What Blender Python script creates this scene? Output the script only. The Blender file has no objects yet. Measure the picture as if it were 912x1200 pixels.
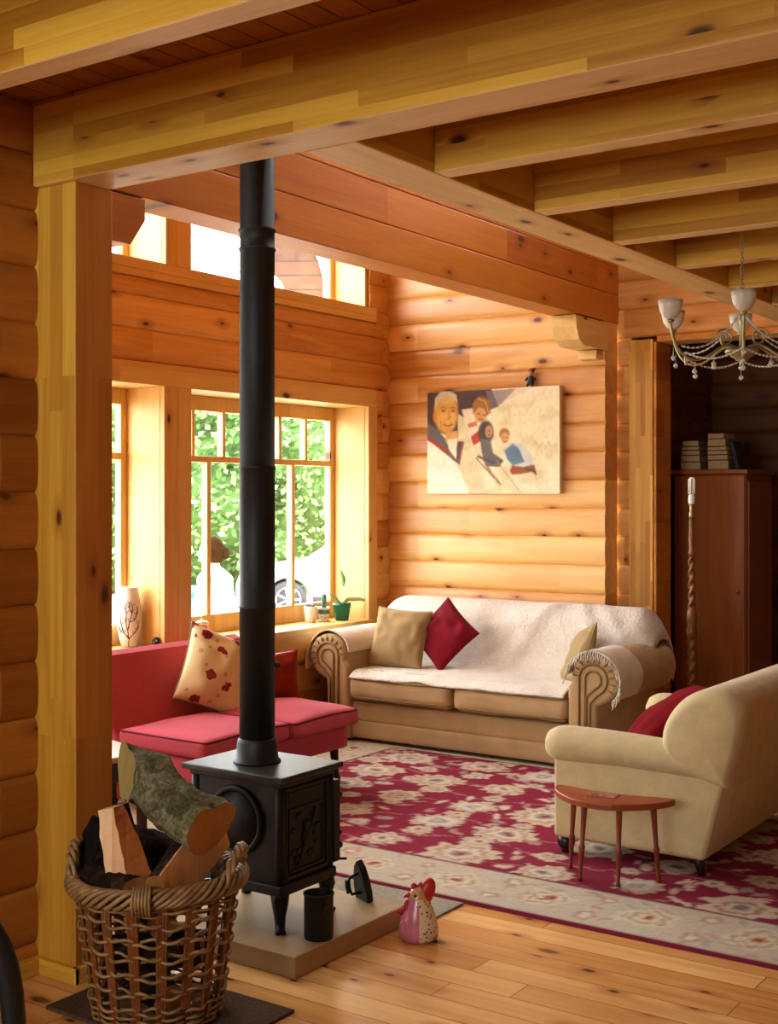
import bpy, bmesh, math, random
import numpy as np
from mathutils import Vector, Matrix, noise
random.seed(7)
PI = math.pi
COL = bpy.context.scene.collection
EYE = 1.6

# ------------------------------------------------------------------ helpers
def smooth(me, on=True):
    me.polygons.foreach_set('use_smooth', [on] * len(me.polygons))

class MB:
    """collects shapes, then links them as ONE mesh object"""
    def __init__(s):
        s.v = []; s.f = []; s.m = []; s.sm = []
    def add(s, vs, fs, mi=0, sm=False, M=None):
        o = len(s.v)
        if M is not None:
            vs = [M @ Vector(v) for v in vs]
        s.v += [tuple(v) for v in vs]
        s.f += [[i + o for i in f] for f in fs]
        s.m += [mi] * len(fs); s.sm += [sm] * len(fs)
        return s
    def bm(s, b, mi=0, sm=False, M=None):
        b.verts.ensure_lookup_table(); b.verts.index_update()
        s.add([v.co.copy() for v in b.verts], [[v.index for v in f.verts] for f in b.faces], mi, sm, M)
        b.free(); return s
    def box(s, x0, x1, y0, y1, z0, z1, bev=0, mi=0, M=None, seg=2):
        b = bmesh.new()
        bmesh.ops.create_cube(b, size=1)
        for v in b.verts:
            v.co = Vector((x0 + (v.co.x + .5) * (x1 - x0), y0 + (v.co.y + .5) * (y1 - y0), z0 + (v.co.z + .5) * (z1 - z0)))
        if bev > 0:
            bmesh.ops.bevel(b, geom=b.edges[:], offset=bev, segments=seg, profile=.5, affect='EDGES')
        return s.bm(b, mi, False, M)
    def soft(s, x0, x1, y0, y1, z0, z1, r, crown=0, n=12, mi=0, M=None, wob=0, seed=0):
        """soft upholstery block: rounded box with a crown on top"""
        b = bmesh.new(); bmesh.ops.create_cube(b, size=2)
        bmesh.ops.subdivide_edges(b, edges=b.edges[:], cuts=n, use_grid_fill=True)
        h = Vector(((x1 - x0) / 2, (y1 - y0) / 2, (z1 - z0) / 2)); c = Vector(((x0 + x1) / 2, (y0 + y1) / 2, (z0 + z1) / 2))
        rr = min(r, h.x * .98, h.y * .98, h.z * .98)
        for v in b.verts:
            p = Vector([math.copysign(1 - (1 - abs(t)) ** 1.7, t) for t in v.co])
            u = p.copy(); p = Vector((p.x * h.x, p.y * h.y, p.z * h.z))
            q = Vector([max(-(a - rr), min(a - rr, t)) for a, t in zip(h, p)])
            d = p - q
            if d.length > 1e-6: p = q + d.normalized() * rr
            p.z += crown * (1 - u.x ** 2) * (1 - u.y ** 2) * (1 if u.z > 0 else .0)
            if wob:
                p += Vector([noise.noise(p * 9 + Vector((seed + k * 7, 0, 0))) for k in range(3)]) * wob
            v.co = p + c
        return s.bm(b, mi, True, M)
    def prism(s, poly, axis, a, b2, bev=0, mi=0, M=None, sm=False, seg=2):
        """poly in the two other axes, extruded along axis from a to b2"""
        def mk(p, t):
            if axis == 'x': return (t, p[0], p[1])
            if axis == 'y': return (p[0], t, p[1])
            return (p[0], p[1], t)
        n = len(poly)
        vs = [mk(p, a) for p in poly] + [mk(p, b2) for p in poly]
        fs = [list(range(n)), list(range(2 * n - 1, n - 1, -1))] + [[(i + 1) % n, i, n + i, n + (i + 1) % n] for i in range(n)]
        bb = bmesh.new(); bv = [bb.verts.new(v) for v in vs]
        for f in fs: bb.faces.new([bv[i] for i in f])
        bmesh.ops.recalc_face_normals(bb, faces=bb.faces[:])
        if bev > 0:
            caps = [e for e in bb.edges if any(len(f.verts) == n and n > 4 for f in e.link_faces)] if n > 4 else bb.edges[:]
            bmesh.ops.bevel(bb, geom=caps, offset=bev, segments=seg, profile=.5, affect='EDGES')
        return s.bm(bb, mi, sm, M)
    def tube(s, path, r, n=8, mi=0, M=None, cap=True, closed=False, flat=1):
        P = [Vector(p) for p in path]; N = len(P)
        R = r if isinstance(r, (list, tuple)) else [r] * N
        vs = []; fs = []
        up = None
        for i in range(N):
            if closed: t = P[(i + 1) % N] - P[i - 1]
            else: t = P[min(i + 1, N - 1)] - P[max(i - 1, 0)]
            if t.length < 1e-9: t = Vector((0, 0, 1))
            t.normalize()
            if up is None:
                up = Vector((0, 0, 1)) if abs(t.z) < .9 else Vector((1, 0, 0))
            a = up - t * up.dot(t)
            if a.length < 1e-6: a = t.orthogonal()
            a.normalize(); up = a; b = t.cross(a)
            for k in range(n):
                an = 2 * PI * k / n
                vs.append(P[i] + (a * math.cos(an) * flat + b * math.sin(an)) * R[i])
        m = N if closed else N - 1
        for i in range(m):
            for k in range(n):
                j = (i + 1) % N
                fs.append([i * n + k, i * n + (k + 1) % n, j * n + (k + 1) % n, j * n + k])
        if cap and not closed:
            fs.append(list(range(n - 1, -1, -1))); fs.append([(N - 1) * n + k for k in range(n)])
        return s.add(vs, fs, mi, True, M)
    def lathe(s, prof, c=(0, 0, 0), n=24, mi=0, M=None, sm=True, cap=True):
        vs = []; fs = []
        for r, z in prof:
            for k in range(n):
                a = 2 * PI * k / n
                vs.append((c[0] + r * math.cos(a), c[1] + r * math.sin(a), c[2] + z))
        for i in range(len(prof) - 1):
            for k in range(n):
                fs.append([i * n + k, i * n + (k + 1) % n, (i + 1) * n + (k + 1) % n, (i + 1) * n + k])
        if cap:
            fs.append(list(range(n - 1, -1, -1))); fs.append([(len(prof) - 1) * n + k for k in range(n)])
        return s.add(vs, fs, mi, sm, M)
    def ball(s, c, r, mi=0, n=16, M=None, sub=None):
        b = bmesh.new(); bmesh.ops.create_uvsphere(b, u_segments=n, v_segments=max(6, n // 2), radius=1)
        r = r if isinstance(r, (tuple, list)) else (r, r, r)
        for v in b.verts:
            v.co = Vector((v.co.x * r[0] + c[0], v.co.y * r[1] + c[1], v.co.z * r[2] + c[2]))
        return s.bm(b, mi, True, M)
    def grid(s, fn, nu, nv, mi=0, M=None, sm=True):
        vs = [fn(i / nu, j / nv) for j in range(nv + 1) for i in range(nu + 1)]
        fs = [[j * (nu + 1) + i, j * (nu + 1) + i + 1, (j + 1) * (nu + 1) + i + 1, (j + 1) * (nu + 1) + i] for j in range(nv) for i in range(nu)]
        return s.add(vs, fs, mi, sm, M)
    def build(s, name, mats, parent=None, origin=None, auto=None):
        me = bpy.data.meshes.new(name)
        vs = s.v
        if origin is not None:
            o = Vector(origin); vs = [tuple(Vector(v) - o) for v in vs]
        me.from_pydata(vs, [], s.f)
        for m in (mats if isinstance(mats, (list, tuple)) else [mats]): me.materials.append(m)
        me.polygons.foreach_set('material_index', s.m); me.polygons.foreach_set('use_smooth', s.sm)
        bb = bmesh.new(); bb.from_mesh(me); bmesh.ops.recalc_face_normals(bb, faces=bb.faces[:]); bb.to_mesh(me); bb.free()
        me.update()
        ob = bpy.data.objects.new(name, me); COL.objects.link(ob)
        if origin is not None: ob.location = origin
        if parent is not None:
            ob.parent = parent
            ob.matrix_parent_inverse = Matrix.Translation(-Vector(parent_loc(parent)))
        return ob

def parent_loc(p):
    l = Vector((0, 0, 0)); q = p
    while q is not None:
        l += Vector(q.location); q = q.parent
        if q is not None: l += q_inv(q)
    return l
def q_inv(q): return -Vector(parent_loc(q))

def tag(o, label=None, cat=None, group=None, kind=None):
    if label: o['label'] = label
    if cat: o['category'] = cat
    if group: o['group'] = group
    if kind: o['kind'] = kind
    return o
def thing(name, label, cat, loc=(0, 0, 0), group=None):
    o = bpy.data.objects.new(name, None); COL.objects.link(o); o.location = loc
    o.empty_display_size = .05
    return tag(o, label, cat, group)
def struct(o): o['kind'] = 'structure'; return o
def copy_tree(o, parent=None):
    c = o.copy(); COL.objects.link(c)
    if parent is not None: c.parent = parent
    for ch in list(o.children): copy_tree(ch, c)
    return c
def shell(ob, t, off=-1):
    m = ob.modifiers.new('thick', 'SOLIDIFY'); m.thickness = t; m.offset = off
    return ob

# ------------------------------------------------------------------ materials
class NT:
    def __init__(s, name):
        s.mat = bpy.data.materials.new(name); s.mat.use_nodes = True
        s.t = s.mat.node_tree; s.t.nodes.clear()
        s.out = s.n('ShaderNodeOutputMaterial'); s.p = s.n('ShaderNodeBsdfPrincipled')
        s.l(s.p.outputs[0], s.out.inputs[0])
    def n(s, typ, **kw):
        nd = s.t.nodes.new(typ)
        for k, v in kw.items():
            if hasattr(nd, k): setattr(nd, k, v)
        return nd
    def l(s, a, b): s.t.links.new(a, b)
    def val(s, sock, x):
        if hasattr(x, 'is_linked') or isinstance(x, bpy.types.NodeSocket): s.l(x, sock)
        else: sock.default_value = x
    def math(s, op, a, b=0, clamp=False):
        nd = s.n('ShaderNodeMath'); nd.operation = op; nd.use_clamp = clamp
        s.val(nd.inputs[0], a); s.val(nd.inputs[1], b); return nd.outputs[0]
    def comb(s, x, y, z):
        nd = s.n('ShaderNodeCombineXYZ')
        for i, a in enumerate((x, y, z)): s.val(nd.inputs[i], a)
        return nd.outputs[0]
    def mix(s, f, a, b, mode='MIX'):
        nd = s.n('ShaderNodeMix'); nd.data_type = 'RGBA'; nd.blend_type = mode
        s.val(nd.inputs[0], f); s.val(nd.inputs[6], a); s.val(nd.inputs[7], b); return nd.outputs[2]
    def noise(s, vec, scale, detail=3, rough=.55, dist=0):
        nd = s.n('ShaderNodeTexNoise'); s.l(vec, nd.inputs['Vector'])
        nd.inputs['Scale'].default_value = scale; nd.inputs['Detail'].default_value = detail
        nd.inputs['Roughness'].default_value = rough; nd.inputs['Distortion'].default_value = dist
        return nd.outputs['Fac']
    def ramp(s, f, stops):
        nd = s.n('ShaderNodeValToRGB'); s.l(f, nd.inputs[0]); cr = nd.color_ramp
        while len(cr.elements) < len(stops): cr.elements.new(.5)
        for e, (p, c) in zip(cr.elements, stops):
            e.position = p; e.color = c if len(c) == 4 else (*c, 1)
        return nd.outputs[0]
    def obj(s): return s.n('ShaderNodeTexCoord').outputs['Object']
    def bump(s, h, strength=.3, dist=.01):
        nd = s.n('ShaderNodeBump'); nd.inputs['Strength'].default_value = strength; nd.inputs['Distance'].default_value = dist
        s.l(h, nd.inputs['Height']); s.l(nd.outputs[0], s.p.inputs['Normal'])
    def set(s, **kw):
        for k, v in kw.items(): s.val(s.p.inputs[k], v)
        return s.mat

def c4(c): return (c[0], c[1], c[2], 1)
def hexc(h):
    h = h.lstrip('#'); r = [int(h[i:i + 2], 16) / 255 for i in (0, 2, 4)]
    return tuple(x / 12.92 if x <= .04045 else ((x + .055) / 1.055) ** 2.4 for x in r)

def wood(name, dark, light, u='x', v='z', w='y', row=.19, off=0, piece=1.2, knots=.5, rough=.42, var=.6, seam=0, shift=0, spec=.4):
    N = NT(name); sep = N.n('ShaderNodeSeparateXYZ'); N.l(N.obj(), sep.inputs[0])
    ax = {'x': sep.outputs[0], 'y': sep.outputs[1], 'z': sep.outputs[2]}
    def pick(k):
        if len(k) == 1: return ax[k]
        return N.math('ADD', ax[k[0]], ax[k[1]])
    U, V, W = N.math('ADD', pick(u), shift), N.math('ADD', pick(v), 20 * row + off), pick(w)
    br = N.n('ShaderNodeTexBrick'); br.offset = .37; br.offset_frequency = 3; br.squash = .8; br.squash_frequency = 2
    N.l(N.comb(N.math('ADD', U, 40), V, 0), br.inputs['Vector'])
    br.inputs['Scale'].default_value = 1; br.inputs['Mortar Size'].default_value = seam
    br.inputs['Mortar Smooth'].default_value = .1
    br.inputs['Brick Width'].default_value = piece; br.inputs['Row Height'].default_value = row
    br.inputs['Color1'].default_value = (0, 0, 0, 1); br.inputs['Color2'].default_value = (1, 1, 1, 1)
    br.inputs['Mortar'].default_value = (0, 0, 0, 1)
    bt = N.n('ShaderNodeSeparateColor'); N.l(br.outputs['Color'], bt.inputs[0]); T = bt.outputs[0]
    U2 = N.math('ADD', U, N.math('MULTIPLY', T, 17.3))
    g1 = N.noise(N.comb(N.math('MULTIPLY', U2, 1.1), N.math('MULTIPLY', V, 14), N.math('MULTIPLY', W, 14)), 1, 5, .6, .8)
    g2 = N.noise(N.comb(N.math('MULTIPLY', U2, 3), N.math('MULTIPLY', V, 110), N.math('MULTIPLY', W, 110)), 1, 3, .6, .3)
    big = N.noise(N.comb(U2, V, W), .9, 2)
    f = N.math('ADD', N.math('MULTIPLY', T, var), N.math('MULTIPLY', g1, .75))
    f = N.math('ADD', f, N.math('MULTIPLY', g2, .28))
    f = N.math('SUBTRACT', f, .5 * var + .02)
    col = N.ramp(f, [(.12, dark), (.5, [(a + b) / 2 for a, b in zip(dark, light)]), (.85, light)])
    if knots > 0:
        vo = N.n('ShaderNodeTexVoronoi'); vo.voronoi_dimensions = '2D'; vo.inputs['Randomness'].default_value = 1
        wob = N.math('MULTIPLY', N.math('SUBTRACT', big, .5), .5)
        N.l(N.comb(N.math('MULTIPLY', U2, 3.3), N.math('ADD', N.math('MULTIPLY', V, 7), wob), 0), vo.inputs['Vector'])
        vo.inputs['Scale'].default_value = 1
        sc = N.n('ShaderNodeSeparateColor'); N.l(vo.outputs['Color'], sc.inputs[0])
        gate = N.math('LESS_THAN', sc.outputs[0], knots * .55)
        size = N.math('ADD', 5.5, N.math('MULTIPLY', sc.outputs[1], 9))
        core = N.math('MULTIPLY', N.math('SUBTRACT', 1, N.math('MULTIPLY', vo.outputs['Distance'], size), True), gate)
        halo = N.math('MULTIPLY', N.math('SUBTRACT', 1, N.math('MULTIPLY', vo.outputs['Distance'], 3.2), True), gate)
        col = N.mix(N.math('MULTIPLY', halo, .75), col, c4([dark[0] * .7, dark[1] * .5, dark[2] * .4]))
        col = N.mix(N.math('MULTIPLY', core, 1.8, True), col, (.10, .032, .010, 1))
    if seam > 0:
        col = N.mix(N.math('MULTIPLY', br.outputs['Fac'], .8), col, c4([d * .25 for d in dark]))
    N.set(**{'Base Color': col, 'Roughness': rough, 'Specular IOR Level': spec})
    N.bump(N.math('ADD', g2, N.math('MULTIPLY', g1, .5)), .08, .01)
    return N.mat

def plain(name, col, rough=.5, metal=0, spec=.4, mott=.0, mscale=8, bump=0, bscale=60, **kw):
    N = NT(name); o = N.obj()
    nz = N.noise(o, mscale, 4)
    col2 = [min(1, c * (1 + mott)) for c in col]; col1 = [c * (1 - mott) for c in col]
    N.set(**{'Base Color': N.ramp(nz, [(.3, col1), (.7, col2)]), 'Roughness': rough, 'Metallic': metal, 'Specular IOR Level': spec})
    if bump: N.bump(N.noise(o, bscale, 3), bump, .01)
    for k, v in kw.items(): N.set(**{k.replace('_', ' '): v})
    return N.mat

def fabric(name, col, mott=.15, weave=700, bump=.25, rough=.9, sheen=.3, mscale=5, second=None):
    N = NT(name); o = N.obj()
    sep = N.n('ShaderNodeSeparateXYZ'); N.l(o, sep.inputs[0])
    nz = N.noise(o, mscale, 4)
    fine = N.noise(o, weave * .35, 2)
    a = [c * (1 - mott) for c in col]; b = [min(1, c * (1 + mott)) for c in col]
    cc = N.ramp(nz, [(.3, a), (.7, b)])
    cc = N.mix(N.math('MULTIPLY', fine, .35), cc, c4(second or [c * .6 for c in col]))
    N.set(**{'Base Color': cc, 'Roughness': rough, 'Specular IOR Level': .1, 'Sheen Weight': sheen * .3, 'Sheen Roughness': .5})
    N.bump(N.math('ADD', fine, N.math('MULTIPLY', N.noise(o, 40, 3), .6)), bump, .004)
    return N.mat

def vcol(name, rough=.8, fine=0, bump=.2, bscale=250, sheen=0, spec=.2):
    N = NT(name); at = N.n('ShaderNodeAttribute'); at.attribute_name = 'paint'
    c = at.outputs['Color']
    nz = N.noise(N.obj(), bscale, 2)
    c = N.mix(N.math('MULTIPLY', nz, fine), c, (.05, .03, .03, 1))
    N.set(**{'Base Color': c, 'Roughness': rough, 'Specular IOR Level': spec})
    if bump: N.bump(nz, bump, .005)
    return N.mat

WD, WL = hexc('#b8742a'), hexc('#eec078')
def woodset(**k): return k
W = {}
W['wall_x'] = wood('log_wall_x', WD, WL, 'x', 'z', 'y', .19, 0, 1.9, .45, .36, spec=.5)
W['wall_y'] = wood('log_wall_y', WD, WL, 'y', 'z', 'x', .19, .095, 1.7, .45, .36, spec=.5)
W['dark_x'] = wood('dim_log_x', hexc('#5f330f'), hexc('#8d5620'), 'x', 'z', 'y', .19, 0, 1.9, .3, .5)  # log-wall wood darkened to paint in the dimness of the next room
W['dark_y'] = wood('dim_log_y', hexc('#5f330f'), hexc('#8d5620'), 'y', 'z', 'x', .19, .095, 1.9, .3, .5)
BD, BL = hexc('#ac721a'), hexc('#e6b946')
W['beam_x'] = wood('glulam_x', BD, BL, 'x', 'zy', 'y', .047, 0, 1.15, .12, .45, var=.62)
W['beam_y'] = wood('glulam_y', BD, BL, 'y', 'zx', 'x', .06, 0, 1.3, .15, .45, var=.5)
W['beam_red'] = wood('planed_beam', hexc('#a65c16'), hexc('#d48c32'), 'y', 'z', 'x', .19, .095, 1.5, .3, .42, var=.5)
W['post'] = wood('glulam_post', BD, BL, 'z', 'xy', 'x', .06, .01, 1.2, .14, .45, var=.5)
for _a, _o in (('x', 'y'), ('y', 'x')): W['under_' + _a] = wood('bounce_lit_underside_' + _a, hexc('#d6a866'), hexc('#f5d9a2'), _a, _o, 'z', .2, .03, 2.5, .3, .5, var=.25)  # beam undersides paler: light bounced off the floor is put into the colour
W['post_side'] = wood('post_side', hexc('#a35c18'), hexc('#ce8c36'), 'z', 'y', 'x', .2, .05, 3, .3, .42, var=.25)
W['trim_y'] = wood('window_trim_y', hexc('#cb9c52'), hexc('#eac888'), 'y', 'z', 'x', .13, 0, 2.5, .1, .4, var=.3)
W['trim_z'] = wood('window_trim_z', hexc('#cb9c52'), hexc('#eac888'), 'z', 'y', 'x', .11, .04, 2.6, .08, .4, var=.3)
W['ceil'] = wood('ceiling_boards', hexc('#96551d'), hexc('#bf7f33'), 'y', 'x', 'z', .1, 0, 2.2, .25, .5, seam=.004, var=.4)
W['floor'] = wood('floor_boards', hexc('#bd7730'), hexc('#f0c07a'), 'x', 'y', 'z', .128, .03, 2.1, .75, .27, seam=.0018, var=.45, spec=.5)
M = {}
M['iron'] = plain('stove_iron', (.007, .007, .006), .5, .2, .5, .3, 30, .15, 150)
M['iron_top'] = plain('stove_top_iron', (.035, .035, .032), .4, .5, .5, .25, 20, .1, 120)
M['pipe'] = plain('flue_paint', (.007, .007, .006), .55, .2, .5, .3, 14, .05, 60)
M['brassdull'] = plain('dull_brass', (.35, .26, .13), .35, .8)
M['black'] = plain('black_paint', (.01, .01, .01), .4)
M['stone'] = plain('hearth_stone', hexc('#a88e63'), .55, 0, .4, .12, 6, .08, 120)
M['red'] = fabric('red_upholstery', hexc('#b22a40'), .1, 600, .2, .85, .35, second=hexc('#e8a2ac'))
M['redpipe'] = plain('red_piping', hexc('#6f1226'), .8)
M['tan'] = fabric('tan_upholstery', hexc('#bb9d72'), .12, 500, .25, .9, .25)
M['tanpipe'] = plain('tan_piping', hexc('#8a6b40'), .8)
M['cream'] = fabric('cream_velvet', hexc('#c9b78c'), .1, 300, .12, .8, .5, mscale=14, second=hexc('#a8935f'))
M['throw'] = None
M['maroon'] = fabric('maroon_cloth', hexc('#7c1022'), .12, 500, .2, .85, .3)
M['velvetred'] = fabric('maroon_velvet', hexc('#740a12'), .25, 500, .1, .95, 0)
M['olive'] = fabric('taupe_cloth', hexc('#a58c62'), .12, 500, .25, .9, .3)
M['satin'] = fabric('rust_satin', hexc('#7d2618'), .3, 300, .1, .35, .1, mscale=14, second=hexc('#b4442f'))
M['wick'] = wood('willow', hexc('#5a3414'), hexc('#b07f47'), 'z', 'xy', 'x', .02, 0, .3, 0, .42, var=.5)
M['wick2'] = plain('willow_rods', hexc('#94754a'), .4, 0, .5, .45, 22)
M['wick3'] = plain('willow_stakes', hexc('#7d4a1e'), .4, 0, .5, .35, 30)
M['bark'] = None
M['darkwood'] = plain('dark_turned_wood', hexc('#2c160e'), .3, 0, .5, .2, 10)
M['teak'] = wood('teak', hexc('#7c3315'), hexc('#a85428'), 'x', 'y', 'z', .2, 0, 3, 0, .35, var=.2)
M['teakleg'] = wood('teak_leg', hexc('#66290f'), hexc('#8f441f'), 'z', 'x', 'y', .2, 0, 3, 0, .35, var=.2)
M['mahog'] = wood('wardrobe_wood', hexc('#7a3d14'), hexc('#b26a2a'), 'z', 'x', 'y', .3, 0, 5, 0, .35, var=.3)
M['oak'] = plain('turned_oak', hexc('#7a4a1e'), .4, 0, .5, .25, 20)
M['ivory'] = plain('white_plastic', (.75, .72, .62), .4)
M['opal'] = plain('opal_glass', hexc('#d9d3c0'), .3, 0, .5, .08, 10, Transmission_Weight=0.0)
M['champ'] = plain('champagne_metal', hexc('#a89a6c'), .35, .6, .5, .15, 20)
M['greenpot'] = plain('green_glaze', hexc('#12684a'), .25, 0, .5, .1)
M['whitepot'] = plain('white_ceramic', (.72, .70, .66), .3, 0, .5, .05)
M['leaf'] = plain('leaf_green', hexc('#6d9a4e'), .5, 0, .4, .2, 30)
M['leafpale'] = plain('leaf_pale', hexc('#b9c98c'), .5, 0, .4, .2, 30)
M['cactus'] = plain('cactus_green', hexc('#5f7a63'), .8, 0, .3, .2, 60, .4, 200)
M['charcoal'] = plain('charcoal', (.02, .02, .025), .5)
M['blue'] = plain('muted_blue', hexc('#4a5d7a'), .6)
M['paper'] = plain('page_paper', hexc('#b39a70'), .8, 0, .2, .12, 90)
M['gray'] = plain('woven_grey', hexc('#a39a86'), .9, 0, .2, .15, 60, .5, 220)
M['matbrown'] = plain('doormat_fibre', hexc('#5c4636'), .95, 0, .1, .35, 90, .6, 260)
M['white'] = plain('white_paint', (.8, .8, .8), .4)

def glass_mat():
    N = NT('window_glass'); tr = N.n('ShaderNodeBsdfTransparent'); gl = N.n('ShaderNodeBsdfGlossy'); mx = N.n('ShaderNodeMixShader')
    gl.inputs['Roughness'].default_value = .02; mx.inputs[0].default_value = .05
    N.l(tr.outputs[0], mx.inputs[1]); N.l(gl.outputs[0], mx.inputs[2]); N.l(mx.outputs[0], N.out.inputs[0]); return N.mat
M['glass'] = glass_mat()
def crystal_mat():
    N = NT('crystal_glass'); tr = N.n('ShaderNodeBsdfTransparent'); mx = N.n('ShaderNodeMixShader'); mx.inputs[0].default_value = .6
    N.set(**{'Base Color': (.8, .76, .66, 1), 'Roughness': .1})
    N.l(tr.outputs[0], mx.inputs[1]); N.l(N.p.outputs[0], mx.inputs[2]); N.l(mx.outputs[0], N.out.inputs[0]); return N.mat
M['crystal'] = crystal_mat()
def tumbler_mat():
    N = NT('amber_glass'); tr = N.n('ShaderNodeBsdfTransparent'); mx = N.n('ShaderNodeMixShader'); mx.inputs[0].default_value = .45
    tr.inputs[0].default_value = (.95, .75, .55, 1)
    N.set(**{'Base Color': (.75, .35, .18, 1), 'Roughness': .08})
    N.l(tr.outputs[0], mx.inputs[1]); N.l(N.p.outputs[0], mx.inputs[2]); N.l(mx.outputs[0], N.out.inputs[0]); return N.mat
M['amber'] = tumbler_mat()
def throw_mat():
    N = NT('white_throw_knit'); o = N.obj()
    vo = N.n('ShaderNodeTexVoronoi'); vo.inputs['Scale'].default_value = 55; N.l(o, vo.inputs['Vector'])
    nz = N.noise(o, 4, 3)
    c = N.ramp(nz, [(.3, hexc('#d6cabb')), (.7, hexc('#e6ded2'))])
    c = N.mix(N.math('MULTIPLY', vo.outputs['Distance'], .3), c, c4(hexc('#b9a990')))
    N.set(**{'Base Color': c, 'Roughness': .95, 'Specular IOR Level': .1, 'Sheen Weight': .3})
    N.bump(N.math('ADD', N.math('SUBTRACT', 1, vo.outputs['Distance']), N.noise(o, 160, 2)), .5, .01); return N.mat
M['throw'] = throw_mat()
M['throwflat'] = fabric('cream_blanket', hexc('#ddd0bd'), .06, 500, .25, .95, .3, second=hexc('#c9b79c'))
def bark_mat(name, a, b, c):
    N = NT(name); o = N.obj(); n1 = N.noise(o, 18, 6, .7, .5); n2 = N.noise(o, 70, 4, .7)
    col = N.ramp(N.math('ADD', N.math('MULTIPLY', n1, .7), N.math('MULTIPLY', n2, .3)), [(.35, a), (.5, b), (.66, c)])
    N.set(**{'Base Color': col, 'Roughness': .9, 'Specular IOR Level': .15}); N.bump(N.math('ADD', n1, n2), .8, .012); return N.mat
M['bark'] = bark_mat('mossy_bark', hexc('#2c2618'), hexc('#6d6a45'), hexc('#a5a288'))
M['darkbark'] = bark_mat('dark_bark', hexc('#0e0a07'), hexc('#2a1d12'), hexc('#5a412a'))
M['cutwood'] = wood('cut_end', hexc('#8a4f22'), hexc('#c08845'), 'z', 'x', 'y', .3, 0, 2, 0, .7, var=.2)
M['paleend'] = wood('pale_cut_end', hexc('#a08a48'), hexc('#cfc07c'), 'z', 'x', 'y', .3, 0, 2, 0, .7, var=.2)
M['split'] = wood('split_wood', hexc('#d49a60'), hexc('#f6d9a8'), 'z', 'xy', 'x', .06, 0, 2, 0, .7, var=.3)
M['splitorange'] = wood('split_wood_orange', hexc('#ad5c22'), hexc('#d98f4c'), 'z', 'xy', 'x', .06, 0, 2, 0, .7, var=.3)

# ------------------------------------------------------------------ ROOM SHELL
PITCH = .19; BUL = .019
def log_run(mb, axis, a, b, z0, z1, plane, side, depth=.12, capw=True):
    """one log: bulged face on `side` (+1/-1) of plane, running from a to b along axis ('x' or 'y')"""
    n = 16; prof = []
    full = PITCH
    for i in range(n + 1):
        t = .5 - .5 * math.cos(PI * i / n); z = z0 + (z1 - z0) * t
        tt = abs(2 * t - 1)
        bulge = BUL * (1 - .55 * tt ** 3 - .45 * tt ** 14)
        prof.append((plane + side * bulge, z))
    back = plane - side * depth
    prof += [(back, z1), (back, z0)]
    m = len(prof)
    def mk(p, t): return (t, p[0], p[1]) if axis == 'x' else (p[0], t, p[1])
    vs = [mk(p, a) for p in prof] + [mk(p, b) for p in prof]
    mb.add(vs, [[i, i + 1, m + i + 1, m + i] for i in range(n)], sm=True)
    mb.add([mk(p, a) for p in prof[:n + 1]] + [mk((back, p[1]), a) for p in prof[:n + 1]], [[i, i + 1, n + 1 + i + 1, n + 1 + i] for i in range(n)])
    mb.add([mk(p, b) for p in prof[:n + 1]] + [mk((back, p[1]), b) for p in prof[:n + 1]], [[i, i + 1, n + 1 + i + 1, n + 1 + i] for i in range(n)])
    mb.add([mk(prof[n], a), mk(prof[n + 1], a), mk(prof[n + 1], b), mk(prof[n], b)], [[0, 1, 2, 3]])
    mb.add([mk(prof[n + 1], a), mk(prof[n + 2], a), mk(prof[n + 2], b), mk(prof[n + 1], b)], [[0, 1, 2, 3]])
    mb.add([mk(prof[0], a), mk(prof[n + 2], a), mk(prof[n + 2], b), mk(prof[0], b)], [[0, 1, 2, 3]])

def log_wall(name, axis, plane, side, spans, off, mat, zmax=2.9, depth=.12):
    """spans(z) -> list of (a,b) intervals"""
    mb = MB(); k = -1
    while True:
        z0 = off + PITCH * k; z1 = z0 + PITCH; k += 1
        if z0 >= zmax - .01: break
        lo, hi = max(z0, 0), min(z1, zmax)
        if hi - lo < .02: continue
        for a, b, zl, zh in spans:
            l2, h2 = max(lo, zl), min(hi, zh)
            if h2 - l2 > .015: log_run(mb, axis, a, b, l2, h2, plane, side, depth)
    return struct(mb.build(name, mat))

XW = -5.31          # window wall face
YB = 7.70           # back wall of the bay
XB = -3.56          # plane of the bay opening
CEIL = 2.925
# floor
struct(MB().box(XW - .3, 2.6, -1.7, 9.7, -.1, 0).build('floor', W['floor']))
# back wall with the painting, its log ends showing at the right
log_wall('wall_back', 'x', YB, -1, [(XW - .02, XB - .006, 0, 4)], 0, W['wall_x'], 3.8, .175)
# window wall: above clerestory sill only the jamb strip remains
SILLZ, HEADZ = .72, 2.372
log_wall('wall_window', 'y', XW, 1, [(3.0, YB + .02, 0, SILLZ - .02), (7.509, YB + .02, SILLZ - .02, 4), (3.0, 7.51, HEADZ, 2.862), (7.44, 7.51, 2.862, 4)], -.095, W['wall_y'], 3.8, .30)
# near wall of the bay (behind the post) and left wall of the front room
log_wall('wall_bay', 'x', 3.22, 1, [(XW, XB + .02, 0, 4)], 0, W['wall_x'], 3.8, .16)
log_wall('wall_left', 'y', -3.42, 1, [(-1.7, 2.86, 0, 4)], -.095, wood('left_log_wall', hexc('#8a4a12'), hexc('#bd7b2c'), 'y', 'z', 'x', .19, .095, 1.5, .45, .45, shift=.8), CEIL, .2)  # logs darker than the other walls: its dimness is put into the colour
# wall right of the bay, with the opening to the next room
YD = 7.90
log_wall('wall_end', 'x', YD, -1, [(XB - .02, -3.47, 0, 4), (-3.47, 2.4, 2.66, 4), (-1.3, 2.4, 0, 2.66)], 0, W['wall_x'], 4.4, .2)
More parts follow.
